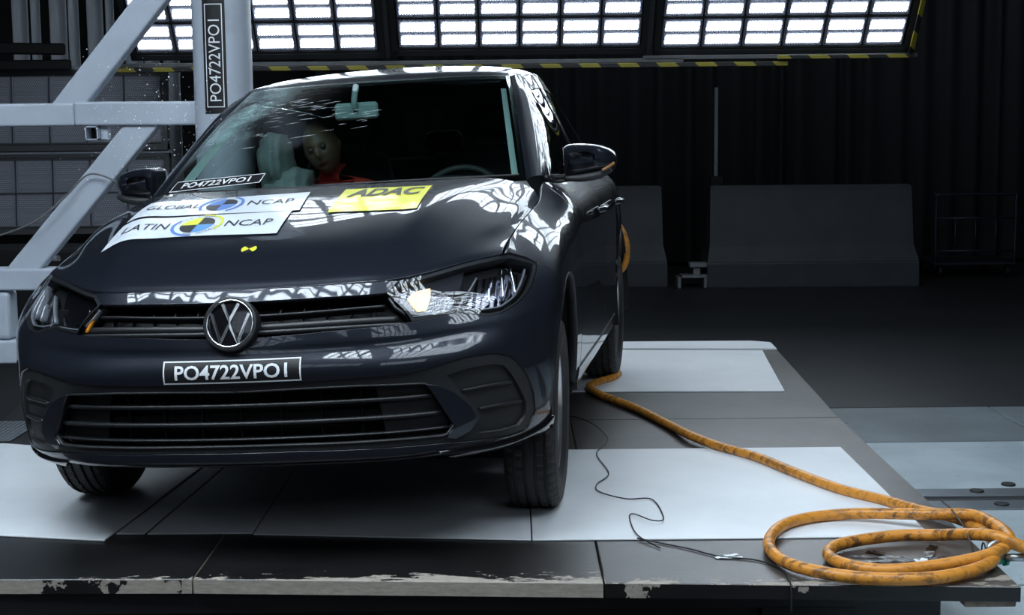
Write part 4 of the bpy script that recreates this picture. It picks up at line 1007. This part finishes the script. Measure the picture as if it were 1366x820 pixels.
def door(name, y0, y1, arc=None):
    o = [(top_u(y0), 8.)] + [(u, 8.) for u in np.linspace(top_u(y0), top_u(y1), 14)[1:]]
    if arc: o += vline(y1, .93, .66, 5) + arc + [yuv(2.98, .32)]
    else: o += vline(y1, .92, .32)
    o += [yuv(y, .31) for y in np.linspace(y1 if not arc else 2.95, y0, 8)] + vline(y0, .33, .92)
    return cut(wrap, o, gap=.0022)
da = door('front_door', 1.29, 2.25)
arr = arch(*AR, 155, 178, 6)
ra = door('rear_door', 2.255, 3.08, uvn(wrap, [(.868, 3.08, .53)] + arch(*AR, 148, 176, 8)))
qo = [(top_u(3.085), 8.)] + [(u, 8.) for u in np.linspace(top_u(3.085), 15.4, 12)[1:]] + [(15.4, v) for v in np.linspace(7.5, .2, 10)] + [yuv(3.74, .27, .84)] + uvn(wrap, arch(*AR, -6, 146, 40)) + vline(3.085, .56, .92, 6)
qa = cut(wrap, qo, gap=.0022)
so = [yuv(y, .303) for y in np.linspace(1.235, 3.0, 14)] + [(12.6, .05)] + [(u, .0) for u in np.linspace(12.4, 8.3, 12)] + [(8.15, .3)]
sa = cut(wrap, so, off=.004, gap=.001)
for s in (1, -1):
    d1 = put('front_door', sd(da, s), M_paint); d2 = put('rear_door', sd(ra, s), M_paint)
    for dd, y0 in ((d1, 1.98), (d2, 2.80)):
        P = smooth_path([(.868, y0, .835), (.893, y0 + .03, .838), (.897, y0 + .10, .84), (.893, y0 + .17, .84), (.868, y0 + .20, .838)], 5); P[:, 0] *= s
        bodytube('door_handle', P, .011, M_paint, dd, 10)
    put('quarter_panel', sd(qa, s), M_paint); put('side_sill', sd(sa, s), M_paint)
rear = gridpatch(wrap, 15.4, 18, 0, 8, 26, 44)
both(lambda s: put('rear_bumper', sd(rear, s), M_paint))
tl = cut(wrap, uvn(wrap, [(.80, 3.78, .93), (.82, 3.79, .74), (.815, 3.84, .72), (.66, 3.97, .74), (.64, 3.95, .92)]), off=.006)
both(lambda s: put('tail_light', sd(tl, s), mat('tail_light_red', (.35, .02, .015), .2)))

# ------------------------------------------------------------------ glasshouse
wg = put('windshield', gridpatch(ws, -4, 4, 0, 4, 48, 24, depth=0), M_wglass)
M_frit = mat('black_glass_border', (.005, .005, .006), .25)
for a in ((-4, 4, 0, .16, 40, 3), (-4, 4, 3.86, 4, 40, 3)): put('glass_border', gridpatch(ws, *a, off=-.003, depth=0), M_frit, wg)
for s in (1, -1): put('glass_border', sd(gridpatch(ws, 3.62, 4, 0, 4, 4, 24, off=-.003, depth=0), s), M_frit, wg)
M_trim = mat('pale_grey_trim', (.50, .60, .60), .7)
for s in (1, -1):
    V, F, N = gridpatch(ws, 3.12 if s > 0 else 2.78, 3.66, .22, 3.7, 4, 24, off=-.03, depth=.0)
    # the trim widens towards its middle and ends in a point below
    put('pillar_trim', sd((V, F, N), s), M_trim)
    put('a_pillar', sd(gridpatch(apil, 0, 4, 0, 4, 26, 16, depth=0), s), M_paint)
put('roof', gridpatch(roof, -4, 4, 0, 6, 60, 50, depth=.02, gap=.001), M_paint)
put('headliner', gridpatch(roof, -3.6, 3.6, .2, 5.8, 24, 20, off=-.045, depth=0), mat('headliner', (.07, .08, .08), .9))
for s in (1, -1):
    put('door_mirror_panel', sd(gridpatch(sglass, 0, 1.15, 0, 3.5, 8, 12), s), M_gloss)
    if s > 0: put('side_window', sd(gridpatch(sglass, 1.15, 4.85, .12, 3.45, 30, 16, off=-.004), s), M_sglass)   # the one on the struck side is shattered
    put('door_pillar', sd(gridpatch(sglass, 4.85, 5.12, .12, 3.45, 3, 16), s), M_gloss)
    put('side_window', sd(gridpatch(sglass, 5.12, 7.6, .12, 3.45, 20, 16, off=-.004), s), M_sglass)
    put('rear_pillar', sd(gridpatch(sglass, 7.6, 10, 0, 3.5, 16, 16), s), M_paint)
    put('roof_rail', sd(gridpatch(sglass, 0, 10, 3.47, 4, 80, 4, depth=.01), s), M_paint)
    put('belt_moulding', sd(barn(sglass, [(u, .06) for u in np.linspace(0, 7.6, 20)], .016, .015, .004, 60), s), M_plastic, doN=False)
RG = Surf([[(x * (.50 + .10 * t), 3.60 + .36 * t + .02 * (1 - x * x), 1.325 + .035 * (1 - x * x) * (1 - t) - .30 * t) for t in (0, .33, .66, 1)] for x in (0, .4, .8, 1)])
put('rear_window', gridpatch(RG, -3, 3, 0, 3, 24, 12, depth=0), M_sglass)
# cowl and wipers
put('cowl_panel', (lambda: (lambda P: (np.array(P), [(i, i + 1, i + 1 + 17, i + 17) for i in range(16)], None))([tuple(hood.ev([u], [5.])[0] + np.array([0, .0, -.012])) for u in np.linspace(-5.6, 5.6, 17)] + [tuple(ws.ev([u], [0.])[0] + np.array([0, .0, -.004])) for u in np.linspace(-4, 4, 17)]))(), M_plastic, doN=False)
def wsp(u, v, off): 
    return ws.ev([u], [v])[0] + ws.nrm(np.array([u]), np.array([v]))[0] * off
for pts, nm in (([(3.3, .02), (2.2, .03), (1.0, .04), (-.2, .03)], 'l'), ([(.6, -.02), (-.5, .0), (-1.8, .02), (-2.8, .0)], 'r')):
    P = smooth_path([wsp(u, v, .018) for u, v in pts], 6); w = bodytube('wiper', P, .008, M_plastic, None, 8, .6)
    P = smooth_path([wsp(u, v + .03, .008) for u, v in pts], 6); bodytube('wiper_blade', P, .005, M_plastic, w, 6)
# streaks of cracked glass
rs = random.Random(5); V = []; F = []
def sliver(u0, v0, u1, v1, w):
    a = wsp(u0, v0, .002); b = wsp(u1, v1, .002); d = b - a; l = np.linalg.norm(d); n_ = ws.nrm(np.array([u0]), np.array([v0]))[0]; q = np.cross(n_, d / l) * w
    k = len(V); m_ = (a + b) / 2; V.extend([a, m_ - q, b, m_ + q]); F.append((k, k + 1, k + 2, k + 3))
for k in range(150):
    u = -3.4 + 3.6 * rs.random() ** 1.3; v = 3.75 - (u + 3.6) * .18 - abs(rs.gauss(0, .85)); 
    if v < .9: continue
    l = rs.uniform(.03, .36); sliver(u, v, u + l, v + l * .20 + rs.uniform(-.02, .02), rs.uniform(.0005, .0014))
for k in range(120):
    v = rs.uniform(1.2, 3.9); u = -3.85 + abs(rs.gauss(0, .35)); l = rs.uniform(.01, .06); sliver(u, v, u + l * rs.choice((-1, 1)), v + rs.uniform(-.08, .08), rs.uniform(.0006, .0016))
put('glass_crack', (np.array(V), F, None), mat('crack_glint', (.85, .95, .97), .5), wg, False, False, kind='stuff')

# ------------------------------------------------------------------ door mirrors
MO = [(.792,1.090),(.812,1.102),(.85,1.104),(.90,1.099),(.945,1.088),(.975,1.070),(.987,1.045),(.984,1.022),(.972,.996),(.945,.984),(.90,.976),(.85,.970),(.81,.970),(.793,.985)]
MO = smooth_path([(a, b, 0) for a, b in MO + MO[:1]], 4)[:-1, :2]
mc_ = np.array((.880, 1.036)); secs = [(1.615, .90, 0), (1.61, .985, 0), (1.58, 1.0, 0), (1.545, .985, .0), (1.515, .93, .004), (1.49, .82, .008), (1.472, .62, .012), (1.462, .32, .015)]
V = []; F = []; k = len(MO)
for y, q, dz in secs:
    for a, b in MO: V.append((mc_[0] + (a - mc_[0]) * (q if a > mc_[0] else .55 + .45 * q), y + .03 * (a - .8) / .19, mc_[1] + (b - mc_[1]) * q + dz))
for i in range(len(secs) - 1):
    for j in range(k): F.append((i * k + j, (i + 1) * k + j, (i + 1) * k + (j + 1) % k, i * k + (j + 1) % k))
F.append(tuple(range((len(secs) - 1) * k, len(secs) * k))); mV = np.array(V); 
for s in (1, -1):
    mr = put('side_mirror', sd((mV, [f[::-1] for f in F], None), s), M_paint, doN=False)
    gV = mV[:k] + np.array([0, .0, 0]); put('mirror_glass', sd((gV, [tuple(range(k))], None), s), M_chrome, mr, False, False)
    P = smooth_path([(.745, 1.50, .985), (.775, 1.515, .984), (.81, 1.53, .982), (.86, 1.545, .978)], 5); P[:, 0] *= s; bodytube('mirror_arm', P, .016, M_plastic, mr, 10, .7)
    P = smooth_path([(.94, 1.482, 1.000), (.96, 1.492, 1.010), (.983, 1.514, 1.024)], 5); P[:, 0] *= s; s > 0 and bodytube('turn_signal', P, .0058, mat('amber_strip', (.28, .13, .05), .3), mr, 8)
    P = smooth_path([(.80, 1.50, .978), (.86, 1.495, .976), (.92, 1.50, .983), (.965, 1.52, .997)], 5); P[:, 0] *= s; bodytube('mirror_lower_cover', P, [.010 + .006 * math.sin(PI * i / (len(P) - 1)) for i in range(len(P))], M_plastic, mr, 10)

# ------------------------------------------------------------------ stickers and plate
def sticker(name, surf, corners, m, off, n=(44, 12), label=None, parent=None):
    ax = [0, 1] if surf is hood else [0, 2]; C4 = np.array(corners)[:, ax]; ng = (30, 9) if surf is hood else (14, 5)
    lat = np.array([[surf.near([(C4[3] * (1 - a) + C4[2] * a) * (1 - b) + (C4[0] * (1 - a) + C4[1] * a) * b], lambda P: np.where(P[..., 1:2] < 2., P[..., ax], 9.))[0] for b in np.linspace(0, 1, ng[1] + 1)] for a in np.linspace(0, 1, ng[0] + 1)])
    def mp(S, Tt, o):
        S = np.asarray(S) * ng[0]; Tt = np.asarray(Tt) * ng[1]; i = np.clip(S.astype(int), 0, ng[0] - 1); j = np.clip(Tt.astype(int), 0, ng[1] - 1); a = (S - i)[:, None]; b = (Tt - j)[:, None]
        uv = (lat[i, j] * (1 - a) + lat[i + 1, j] * a) * (1 - b) + (lat[i, j + 1] * (1 - a) + lat[i + 1, j + 1] * a) * b
        return surf.ev(uv[:, 0], uv[:, 1]) + surf.nrm(uv[:, 0], uv[:, 1]) * o
    A, B = np.meshgrid(np.linspace(0, 1, n[0] + 1), np.linspace(0, 1, n[1] + 1), indexing='ij'); V = mp(A.ravel(), B.ravel(), off); F = []
    for i in range(n[0]):
        for j in range(n[1]): a = i * (n[1] + 1) + j; b = a + n[1] + 1; F.append((a, b, b + 1, a + 1))
    o = put(name, (V, F, None), m, parent, False, False, label=label)
    def add(nm, V2, F2, mm, o2=.0016, lab_=None): return put(nm, (mp([v[0] for v in V2], [v[1] for v in V2], off + o2), F2, None), mm, o, False, False, label=lab_)
    return o, add
def rect(x0, y0, x1, y1): return [(x0, y0), (x1, y0), (x1, y1), (x0, y1)], [(0, 1, 2, 3)]
def border(add, m, w=.008, h=.045, ix=.0, iy=.0):
    V = []; F = []
    for a in [(i / 24, iy, (i + 1) / 24, iy + h) for i in range(24)] + [(i / 24, 1 - iy - h, (i + 1) / 24, 1 - iy) for i in range(24)] + [(ix, i / 6, ix + w, (i + 1) / 6) for i in range(6)] + [(1 - ix - w, i / 6, 1 - ix, (i + 1) / 6) for i in range(6)]:
        v, f = rect(*a); F += [tuple(i + len(V) for i in q) for q in f]; V += v
    add('border', V, F, m, .0006)
def words(add, nm, text, x0, y0, x1, y1, m, shear=0., bold=0., sp=1.):
    tv, tf = text_mesh(text, sp, bold); add(nm, [(x0 + (x1 - x0) * a + shear * b, y0 + (y1 - y0) * b) for a, b in tv], tf, m)
def sector(cx, cy, rx, ry, a0, a1, r0=0., n=14):
    A = np.linspace(math.radians(a0), math.radians(a1), n)
    if r0 <= 0: return [(cx, cy)] + [(cx + rx * math.cos(a), cy + ry * math.sin(a)) for a in A], [(0, i + 1, i + 2) for i in range(n - 1)]
    V = [(cx + rx * q * math.cos(a), cy + ry * q * math.sin(a)) for a in A for q in (r0, 1)]; return V, [(2 * i, 2 * i + 1, 2 * i + 3, 2 * i + 2) for i in range(n - 1)]
M_sblack = mat('print_black', (.012, .012, .014), .4); M_swhite = mat('sticker_white', (.70, .75, .82), .35, coat=.3); M_sblue = mat('print_blue', (.10, .22, .55), .4); M_syel = mat('print_yellow', (.72, .70, .05), .4)
M_sgrey = mat('print_grey', (.25, .27, .30), .4)
pl_, add = sticker('test_number_plate', wrap, [(-.203, .0087, .5415), (.203, .0078, .5415), (.203, .0162, .4785), (-.203, .0181, .4785)], M_sblack, .002, label='black plate with white characters on the bumper')
words(add, 'characters', 'PO4722VPO1', .090, .18, .905, .80, M_lwhite, 0., .02); border(add, M_lwhite, .011, .06)
pl_, add = sticker('windshield_label', ws, [(-.628, 1.305, 1.041), (-.262, 1.2265, 1.0561), (-.272, 1.1780, 1.0243), (-.645, 1.25, 1.0041)], M_sblack, .002, label='black label with white characters low on the windshield')
words(add, 'characters', 'PO4722VPO1', .115, .24, .87, .78, M_lwhite, 0., .02); border(add, M_lwhite, .010, .06)
# programme stickers on the hood
g_, add = sticker('global_ncap_sticker', hood, [(-.54, .8254, .9598), (-.0078, .9259, .9827), (.0347, .644, .9315), (-.5411, .6152, .9113)], M_swhite, .0042, label='white sticker with grey and blue print, nearer the windshield')
words(add, 'word_left', 'GLOBAL', .05, .38, .37, .64, M_sblack); words(add, 'word_right', 'NCAP', .66, .38, .93, .64, M_sblack)
def target(add, cx, cy, rx, ry, c1, c2):
    for nm, mm, a0, a1 in (('upper_left', c1, 90, 180), ('upper_right', M_sblack, 0, 90), ('lower_right', c2, 270, 360), ('lower_left', M_sblack, 180, 270)): v, f = sector(cx, cy, rx, ry, a0, a1); add('sector', v, f, mm, .0009)
target(add, .50, .5, .088, .34, M_sblue, M_sblue)
v, f = sector(.5, .5, .13, .47, 100, 215, .86); add('arc', v, f, M_sblue); v, f = sector(.5, .5, .13, .47, -60, 70, .86); add('arc', v, f, M_sblue)
l_, add = sticker('latin_ncap_sticker', hood, [(-.5395, .5865, .9031), (.0107, .6401, .9305), (.032, .4007, .8713), (-.546, .414, .8402)], M_swhite, .0042, label='white sticker with black, yellow and blue print, nearer the bumper')
words(add, 'word_left', 'LATIN', .07, .36, .33, .64, M_sblack); words(add, 'word_right', 'NCAP', .665, .36, .93, .64, M_sblack)
target(add, .50, .5, .095, .36, M_syel, mat('print_mid_blue', (.10, .30, .60), .4))
v, f = sector(.5, .5, .145, .50, 150, 275, .88); add('arc', v, f, M_sblue); v, f = sector(.5, .5, .145, .50, -30, 95, .88); add('arc', v, f, M_syel)
def arcwords(add, text, cx, cy, rx, ry, a0, a1, h, m):
    """characters set on an ellipse; a0 > a1 reads clockwise along the top, a0 < a1 along the bottom"""
    n = len(text)
    for i, ch in enumerate(text):
        if ch == ' ': continue
        a = math.radians(a0 + (a1 - a0) * (i + .5) / n); tv, tf = text_mesh(ch); cw = a0 > a1
        tx, ty = (math.sin(a), -math.cos(a)) if cw else (-math.sin(a), math.cos(a)); ux, uy = (math.cos(a), math.sin(a)) if cw else (-math.cos(a), -math.sin(a))
        w_ = .55 * h * rx / ry
        add('letter', [(cx + rx * math.cos(a) + tx * (p - .5) * h * .75 * rx / ry + ux * (q - .5) * h * rx / ry, cy + ry * math.sin(a) + ty * (p - .5) * h * .75 + uy * (q - .5) * h) for p, q in tv], tf, m)
arcwords(add, 'PARA AUTOS', .50, .5, .122, .43, 165, 60, .085, M_sgrey); arcwords(add, 'MAS SEGUROS', .50, .5, .122, .43, 250, 350, .085, M_sgrey)
M_ayel = mat('bright_yellow_sticker', (.80, .78, .02), .35, coat=.3)
a_, add = sticker('adac_sticker', hood, [(.1135, .9356, .985), (.4205, .9048, .9744), (.4383, .5628, .9118), (.1427, .5886, .9212)], M_ayel, .0032, label='bright yellow sticker with bold black letters')
words(add, 'word', 'ADAC', .09, .56, .90, .93, M_sblack, .05, .035)
t_, add = sticker('target_marker', hood, [(-.047, .3201, .8462), (.0, .3201, .8462), (.0, .2731, .825), (-.047, .2731, .825)], M_paint, .0004, (4, 4), label='small round yellow and black target marker')
for mm, a0 in ((M_syel, 135), (M_sblack, 45), (M_syel, -45), (M_sblack, 225)): v, f = sector(.5, .5, .5, .5, a0, a0 + 90); add('sector', v, f, mm, .001)

# ------------------------------------------------------------------ wheels
def wheel(side_, y, steer=0.):
    R0, W = .313, .168
    xo = side_ * (.752 if y < 1 else .738)
    root = empty('wheel', (xo, y, R0 + (.005 if side_ > 0 or y < 1 else 0))); root.parent = car; root.rotation_euler = (0, 0, steer)
    # tread profile with four grooves; x outwards
    h = W / 2; prof = [(.205, -h * .80), (.225, -h * .98), (.262, -h * 1.04), (.292, -h * .98), (.306, -h * .84)]
    g = []
    for c in (-.048, -.017, .017, .048): g += [(.3125, c - .0055), (.304, c - .0045), (.304, c + .0045), (.3125, c + .0055)]
    prof += [(.3105, -h * .74)] + g + [(.3105, h * .74), (.306, h * .84), (.292, h * .98), (.262, h * 1.04), (.225, h * .98), (.205, h * .80)]
    V, F = lathe(prof, 150); n = len(prof); V = [list(v) for v in V]
    for k in range(150):                                   # lateral sipes in the shoulder blocks and ribs
        for i in range(n):
            x, yy, zz = V[k * n + i]; r = math.hypot(yy, zz)
            if r > .3055 and ((k % 3 == 0 and abs(x) > .050) or (k % 3 == 1 and .020 < abs(x) < .046)): q = (r - .005) / r; V[k * n + i][1] *= q; V[k * n + i][2] *= q
    t = link('tire', mesh_from('tire', V, F, False), M_rubber, root)
    pr = [(.195, -.075), (.200, -.08), (.204, -.075), (.188, -.05), (.186, .05), (.204, .060), (.200, .068), (.192, .066), (.186, .052)]
    V, F = lathe(pr, 72); V = [(v[0] * side_, v[1], v[2]) for v in V]; rim = link('rim', mesh_from('rim', V, F, True), M_alloy, root)
    bm = bmesh.new()
    for k in range(5):
        for d in (-.16, .16):
            a = 2 * PI * k / 5 + d; M = Matrix.Rotation(a, 4, 'X') @ Matrix.Rotation(math.radians(-8), 4, 'Y')
            add_box(bm, (.030, -.011, .03), (.050, .011, .192), .004, M)
    V, F = lathe([(0, .060), (.028, .060), (.034, .055), (.05, .045), (.06, .03), (.0, .03)], 32); o = len(bm.verts)
    vs = [bm.verts.new(v) for v in V]
    for f in F:
        try: bm.faces.new([vs[i] for i in dict.fromkeys(f)])
        except ValueError: pass
    if side_ < 0: bm.transform(Matrix.Scale(-1, 4, (1, 0, 0))); bmesh.ops.reverse_faces(bm, faces=bm.faces)
    link('spokes', bm_mesh('spokes', bm), M_alloy, root)
    V, F = lathe([(0, .0), (.13, .0), (.135, .003), (.135, .018), (.13, .02), (0, .02)], 40); V = [(v[0] * side_, v[1], v[2]) for v in V]; link('brake_disc', mesh_from('brake_disc', V, F), M_disc, root)
    return root
for y in (.80, 3.375):
    for s in (1, -1): wheel(s, y, math.radians(2.4) if y < 1 else 0)

# ------------------------------------------------------------------ floor pan and cabin
M_cabin = mat('dark_cabin_fabric', (.018, .019, .021), .85, bump=(300, .3)); M_dash = mat('dashboard_plastic', (.02, .022, .024), .6, bump=(300, .2))
bodybox('floor_pan', (-.60, .30, .22), (.70, 3.7, .30), M_dark); bodybox('firewall', (-.68, 1.02, .30), (.70, 1.06, .93), M_dark)
bodybox('front_undertray', (-.50, .14, .225), (.50, .8, .245), M_dark)
bodybox('axle', (-.70, .77, .25), (.70, .83, .31), M_dark); bodybox('axle', (-.68, 3.34, .25), (.68, 3.42, .31), M_dark)
P = smooth_path([(-.66, 1.30, .93), (-.3, 1.28, .955), (.1, 1.28, .96), (.40, 1.30, .975), (.66, 1.32, .935)], 6)
dsh = bodybox('dashboard', (-.67, 1.10, .62), (.67, 1.62, .93), M_dash, None, .06, 3)
bodytube('instrument_hood', smooth_path([(.16, 1.52, .93), (.22, 1.50, .975), (.36, 1.49, .99), (.50, 1.50, .975), (.56, 1.52, .93)], 6), .022, M_dash, dsh)
ring = [(.36 + .185 * math.cos(a), 1.72 + .07 * math.sin(a), .86 + .175 * math.sin(a)) for a in np.linspace(0, 2 * PI, 41)]
sw = bodytube('steering_wheel', ring, .015, M_dash, None, 10); bodybox('hub', (.29, 1.70, .80), (.43, 1.74, .91), M_dash, sw, .02, 2); bodytube('column', [(.36, 1.72, .86), (.36, 1.5, .80)], .03, M_dash, sw)
def seat(x, y, w, label=None, M=M_cabin):
    c = bodybox('seat', (x - w / 2, y - .25, .42), (x + w / 2, y + .25, .56), M, None, .05, 3)
    def pts(ww, zz, th): return None
    secs_ = [(.0, 1.0, .10), (.12, 1.02, .11), (.30, 1.0, .11), (.45, .92, .10), (.56, .80, .08), (.60, .60, .05)]
    V = []; F = []; n = 20
    for t_, q, th in secs_:
        for k in range(n):
            a = 2 * PI * k / n; ca, sa_ = math.cos(a), math.sin(a)
            V.append((x + w / 2 * q * math.copysign(abs(ca) ** .5, ca), y + .24 + t_ * .32 + th * math.copysign(abs(sa_) ** .6, sa_), .53 + t_))
    for i in range(len(secs_) - 1):
        for k in range(n): F.append((i * n + k, i * n + (k + 1) % n, (i + 1) * n + (k + 1) % n, (i + 1) * n + k))
    F.append(tuple(range((len(secs_) - 1) * n, len(secs_) * n))); put('backrest', (np.array(V), F, None), M, c, doN=False)
    return c
def headrest(x, y, z, w=.25, h=.16, parent=None):
    hr = bodybox('headrest', (x - w / 2, y - .05, z), (x + w / 2, y + .05, z + h), M_cabin, parent, .045, 3, smooth=True)
    for d in (-.05, .05): bodytube('headrest_post', [(x + d, y, z - .07), (x + d, y, z + .03)], .007, M_slat, hr, 8)
    return hr
s1 = seat(-.30, 2.12, .46); headrest(-.30, 2.62, 1.17); s2 = seat(.37, 2.12, .50); headrest(.37, 2.60, 1.16)
bodybox('rear_bench', (-.58, 2.85, .42), (.58, 3.25, .60), M_cabin, None, .05, 3)
bodybox('rear_backrest', (-.56, 3.22, .55), (.56, 3.36, 1.10), M_cabin, None, .05, 3, rot=Matrix.Rotation(-.25, 4, 'X'))
headrest(-.02, 3.34, 1.11, .20, .11); headrest(.40, 3.34, 1.10, .22, .13)
bodybox('parcel_shelf', (-.52, 3.36, 1.00), (.52, 3.85, 1.02), M_cabin)
# interior mirror
M_vis = mat('pale_green_grey_mirror_back', (.36, .46, .46), .55)
im = bodybox('interior_mirror', (-.150, 1.80, 1.250), (.028, 1.83, 1.318), M_vis, None, .014, 3, smooth=False, label='pale grey back of the interior mirror')
bodytube('mirror_stalk', smooth_path([(-.061, 1.795, 1.288), (-.061, 1.785, 1.315), (-.061, 1.80, 1.345), (-.061, 1.83, 1.385)], 4), [.011] * 4 + [.012] * 9, M_vis, im, 10)
bodybox('sensor_cover', (.56, 1.95, 1.24), (.60, 2.0, 1.26), M_vis)
# sun visor strips under the headliner
for x0, x1 in ((.02, .50), (-.50, -.20)): bodybox('sun_visor', (x0, 1.965, 1.375), (x1, 2.07, 1.392), M_trim, None, .006, 2, rot=Matrix.Rotation(.12, 4, 'X'))
# inflated airbags beside the pole
def blob(name, c, r, m, seed_, parent=None, body=True, squash=.75, amp=.05):
    bm = bmesh.new(); bmesh.ops.create_icosphere(bm, subdivisions=4, radius=1); rb = random.Random(seed_); ph = [rb.uniform(0, 6) for _ in range(6)]
    for v in bm.verts:
        p = v.co; f = 1 + amp * (math.sin(7 * p.z + ph[0] + 2 * p.x) * .5 + math.sin(11 * p.x + 5 * p.y + ph[1]) * .35 + math.sin(19 * p.z - 9 * p.x + ph[2]) * .25)
        q = [math.copysign(abs(a) ** squash, a) for a in p]; v.co = Vector([c[i] + r[i] * q[i] * f for i in range(3)])
    V = np.array([tuple(v.co) for v in bm.verts]); F = [tuple(v.index for v in f.verts) for f in bm.faces]; bm.free()
    return put(name, (V, F, None), m, parent, True, False, **({}))
M_bag = mat('airbag_fabric', (.30, .34, .34), .8, bump=(60, .6))
blob('side_airbag', (-.475, 2.02, 1.09), (.060, .15, .125), M_bag, 3, amp=.11); blob('side_airbag', (-.43, 2.06, .97), (.10, .18, .10), M_bag, 8, amp=.13)

# ------------------------------------------------------------------ crash test dummy in the seat beside the pole
M_skin = mat('dummy_vinyl_skin', (.16, .10, .065), .5); M_shirt = mat('red_shirt', (.55, .035, .02), .8, bump=(80, .5))
def bw(p): 
    q = lean(np.array([p]))[0]; c, s = math.cos(-YAW), math.sin(-YAW); return Vector((CAR.x + q[0] * c - q[1] * s, CAR.y + q[0] * s + q[1] * c, q[2]))
dm = empty('crash_test_dummy', bw((-.30, 2.15, .56)), -YAW, label='crash test dummy in a red shirt sitting behind the windshield beside the airbag', category='dummy')
def skinned(name, joints, edges, m, parent, root=0, sub=2):
    o0 = dm.matrix_world if False else None
    me = bpy.data.meshes.new(name); inv = Matrix.Translation(dm.location) @ Matrix.Rotation(-YAW, 4, 'Z'); inv = inv.inverted()
    me.from_pydata([inv @ bw(j[:3]) for j in joints], edges, []); o = link(name, me, m, parent)
    md = o.modifiers.new('skin', 'SKIN'); 
    for i, j in enumerate(joints): me.skin_vertices[0].data[i].radius = (j[3], j[4] if len(j) > 4 else j[3]); me.skin_vertices[0].data[i].use_root = i == root
    md.use_smooth_shade = True; sb = o.modifiers.new('sub', 'SUBSURF'); sb.levels = sub; sb.render_levels = sub
    return o
J = [(-.30,2.20,.58,.13,.11),(-.30,2.24,.72,.125,.10),(-.30,2.25,.86,.15,.10),(-.30,2.24,.96,.13,.09),(-.30,2.22,1.02,.055),(-.29,2.20,1.07,.052),
 (-.13,2.22,.95,.062),(-.10,2.10,.80,.048),(-.16,1.90,.74,.038),(-.19,1.82,.74,.03),
 (-.46,2.22,.93,.062),(-.48,2.10,.78,.048),(-.44,1.90,.72,.038),(-.41,1.82,.72,.03),
 (-.21,1.96,.58,.078),(-.20,1.74,.60,.062),(-.20,1.58,.42,.05),(-.20,1.50,.36,.042),(-.20,1.40,.34,.035),
 (-.39,1.96,.58,.078),(-.40,1.74,.60,.062),(-.40,1.58,.42,.05),(-.40,1.50,.36,.042),(-.40,1.40,.34,.035)]
skinned('body', J, [(0,1),(1,2),(2,3),(3,4),(4,5),(3,6),(6,7),(7,8),(8,9),(3,10),(10,11),(11,12),(12,13),(0,14),(14,15),(15,16),(16,17),(17,18),(0,19),(19,20),(20,21),(21,22),(22,23)], M_shirt, dm)
# hands: palm, four fingers and a thumb each
for hx in (-.19, -.41):
    sgn = 1 if hx < -.3 else -1; J = [(hx, 1.83, .74, .026, .016), (hx, 1.77, .745, .034, .014)]; Ed = [(0, 1)]
    for i, (dx, l) in enumerate(((-.028, .062), (-.010, .074), (.010, .070), (.028, .056))):
        b = len(J); J += [(hx + dx, 1.745, .745, .009), (hx + dx * 1.1, 1.745 - l * .5, .738, .008), (hx + dx * 1.1, 1.745 - l * .85, .716, .007)]; Ed += [(1, b), (b, b + 1), (b + 1, b + 2)]
    b = len(J); J += [(hx + sgn * .036, 1.80, .735, .010), (hx + sgn * .050, 1.765, .722, .009)]; Ed += [(0, b), (b, b + 1)]
    skinned('hand', J, Ed, M_skin, dm, sub=1)
def dput(name, V, F, m, parent=dm, smooth=True):
    inv = (Matrix.Translation(dm.location) @ Matrix.Rotation(-YAW, 4, 'Z')).inverted()
    return link(name, mesh_from(name, [tuple(inv @ bw(v)) for v in V], F, smooth), m, parent)
# head: shaped sphere with brow, nose, mouth, chin, ears; tilted to its left and down
bm = bmesh.new(); bmesh.ops.create_icosphere(bm, subdivisions=5, radius=1)
def gauss(p, c, r): return math.exp(-sum(((a - b) / q) ** 2 for a, b, q in zip(p, c, r)))
for v in bm.verts:
    p = v.co.copy(); x, y, z = p            # face looks to -y
    w = .074 * (1 - .20 * max(0, -z) ** 1.4); d = .098; h_ = .115
    q = Vector((x * w, y * d, z * h_))
    if y < 0:
        q.y -= .022 * gauss(p, (0, -1, -.12), (.16, .5, .22)) + .008 * gauss(p, (0, -1, -.45), (.3, .5, .10)) - .006 * gauss(p, (0, -1, -.56), (.35, .5, .05)) + .014 * gauss(p, (0, -.9, -.85), (.35, .5, .22)) + .006 * gauss(p, (0, -.9, .28), (.6, .5, .08))
        q.y += .012 * (gauss(p, (.38, -.9, .08), (.18, .5, .12)) + gauss(p, (-.38, -.9, .08), (.18, .5, .12)))
    q.x += math.copysign(.012, x) * gauss((abs(x), y, z), (1, .05, -.05), (.3, .14, .24))
    v.co = q
HM = Matrix.Translation((-.305, 2.135, 1.150)) @ Matrix.Rotation(math.radians(-16), 4, 'Y') @ Matrix.Rotation(math.radians(10), 4, 'X')
bm.transform(HM); bm.verts.ensure_lookup_table()
dput('head', [tuple(v.co) for v in bm.verts], [tuple(q.index for q in f.verts) for f in bm.faces], M_skin); bm.free()
for ex_ in (-.028, .028):
    bm = bmesh.new(); bmesh.ops.create_uvsphere(bm, u_segments=16, v_segments=10, radius=.013); bm.transform(HM @ Matrix.Translation((ex_, -.083, .012))); bm.verts.ensure_lookup_table()
    dput('eye', [tuple(v.co) for v in bm.verts], [tuple(q.index for q in f.verts) for f in bm.faces], mat('dummy_eye', (.05, .04, .035), .3)); bm.free()
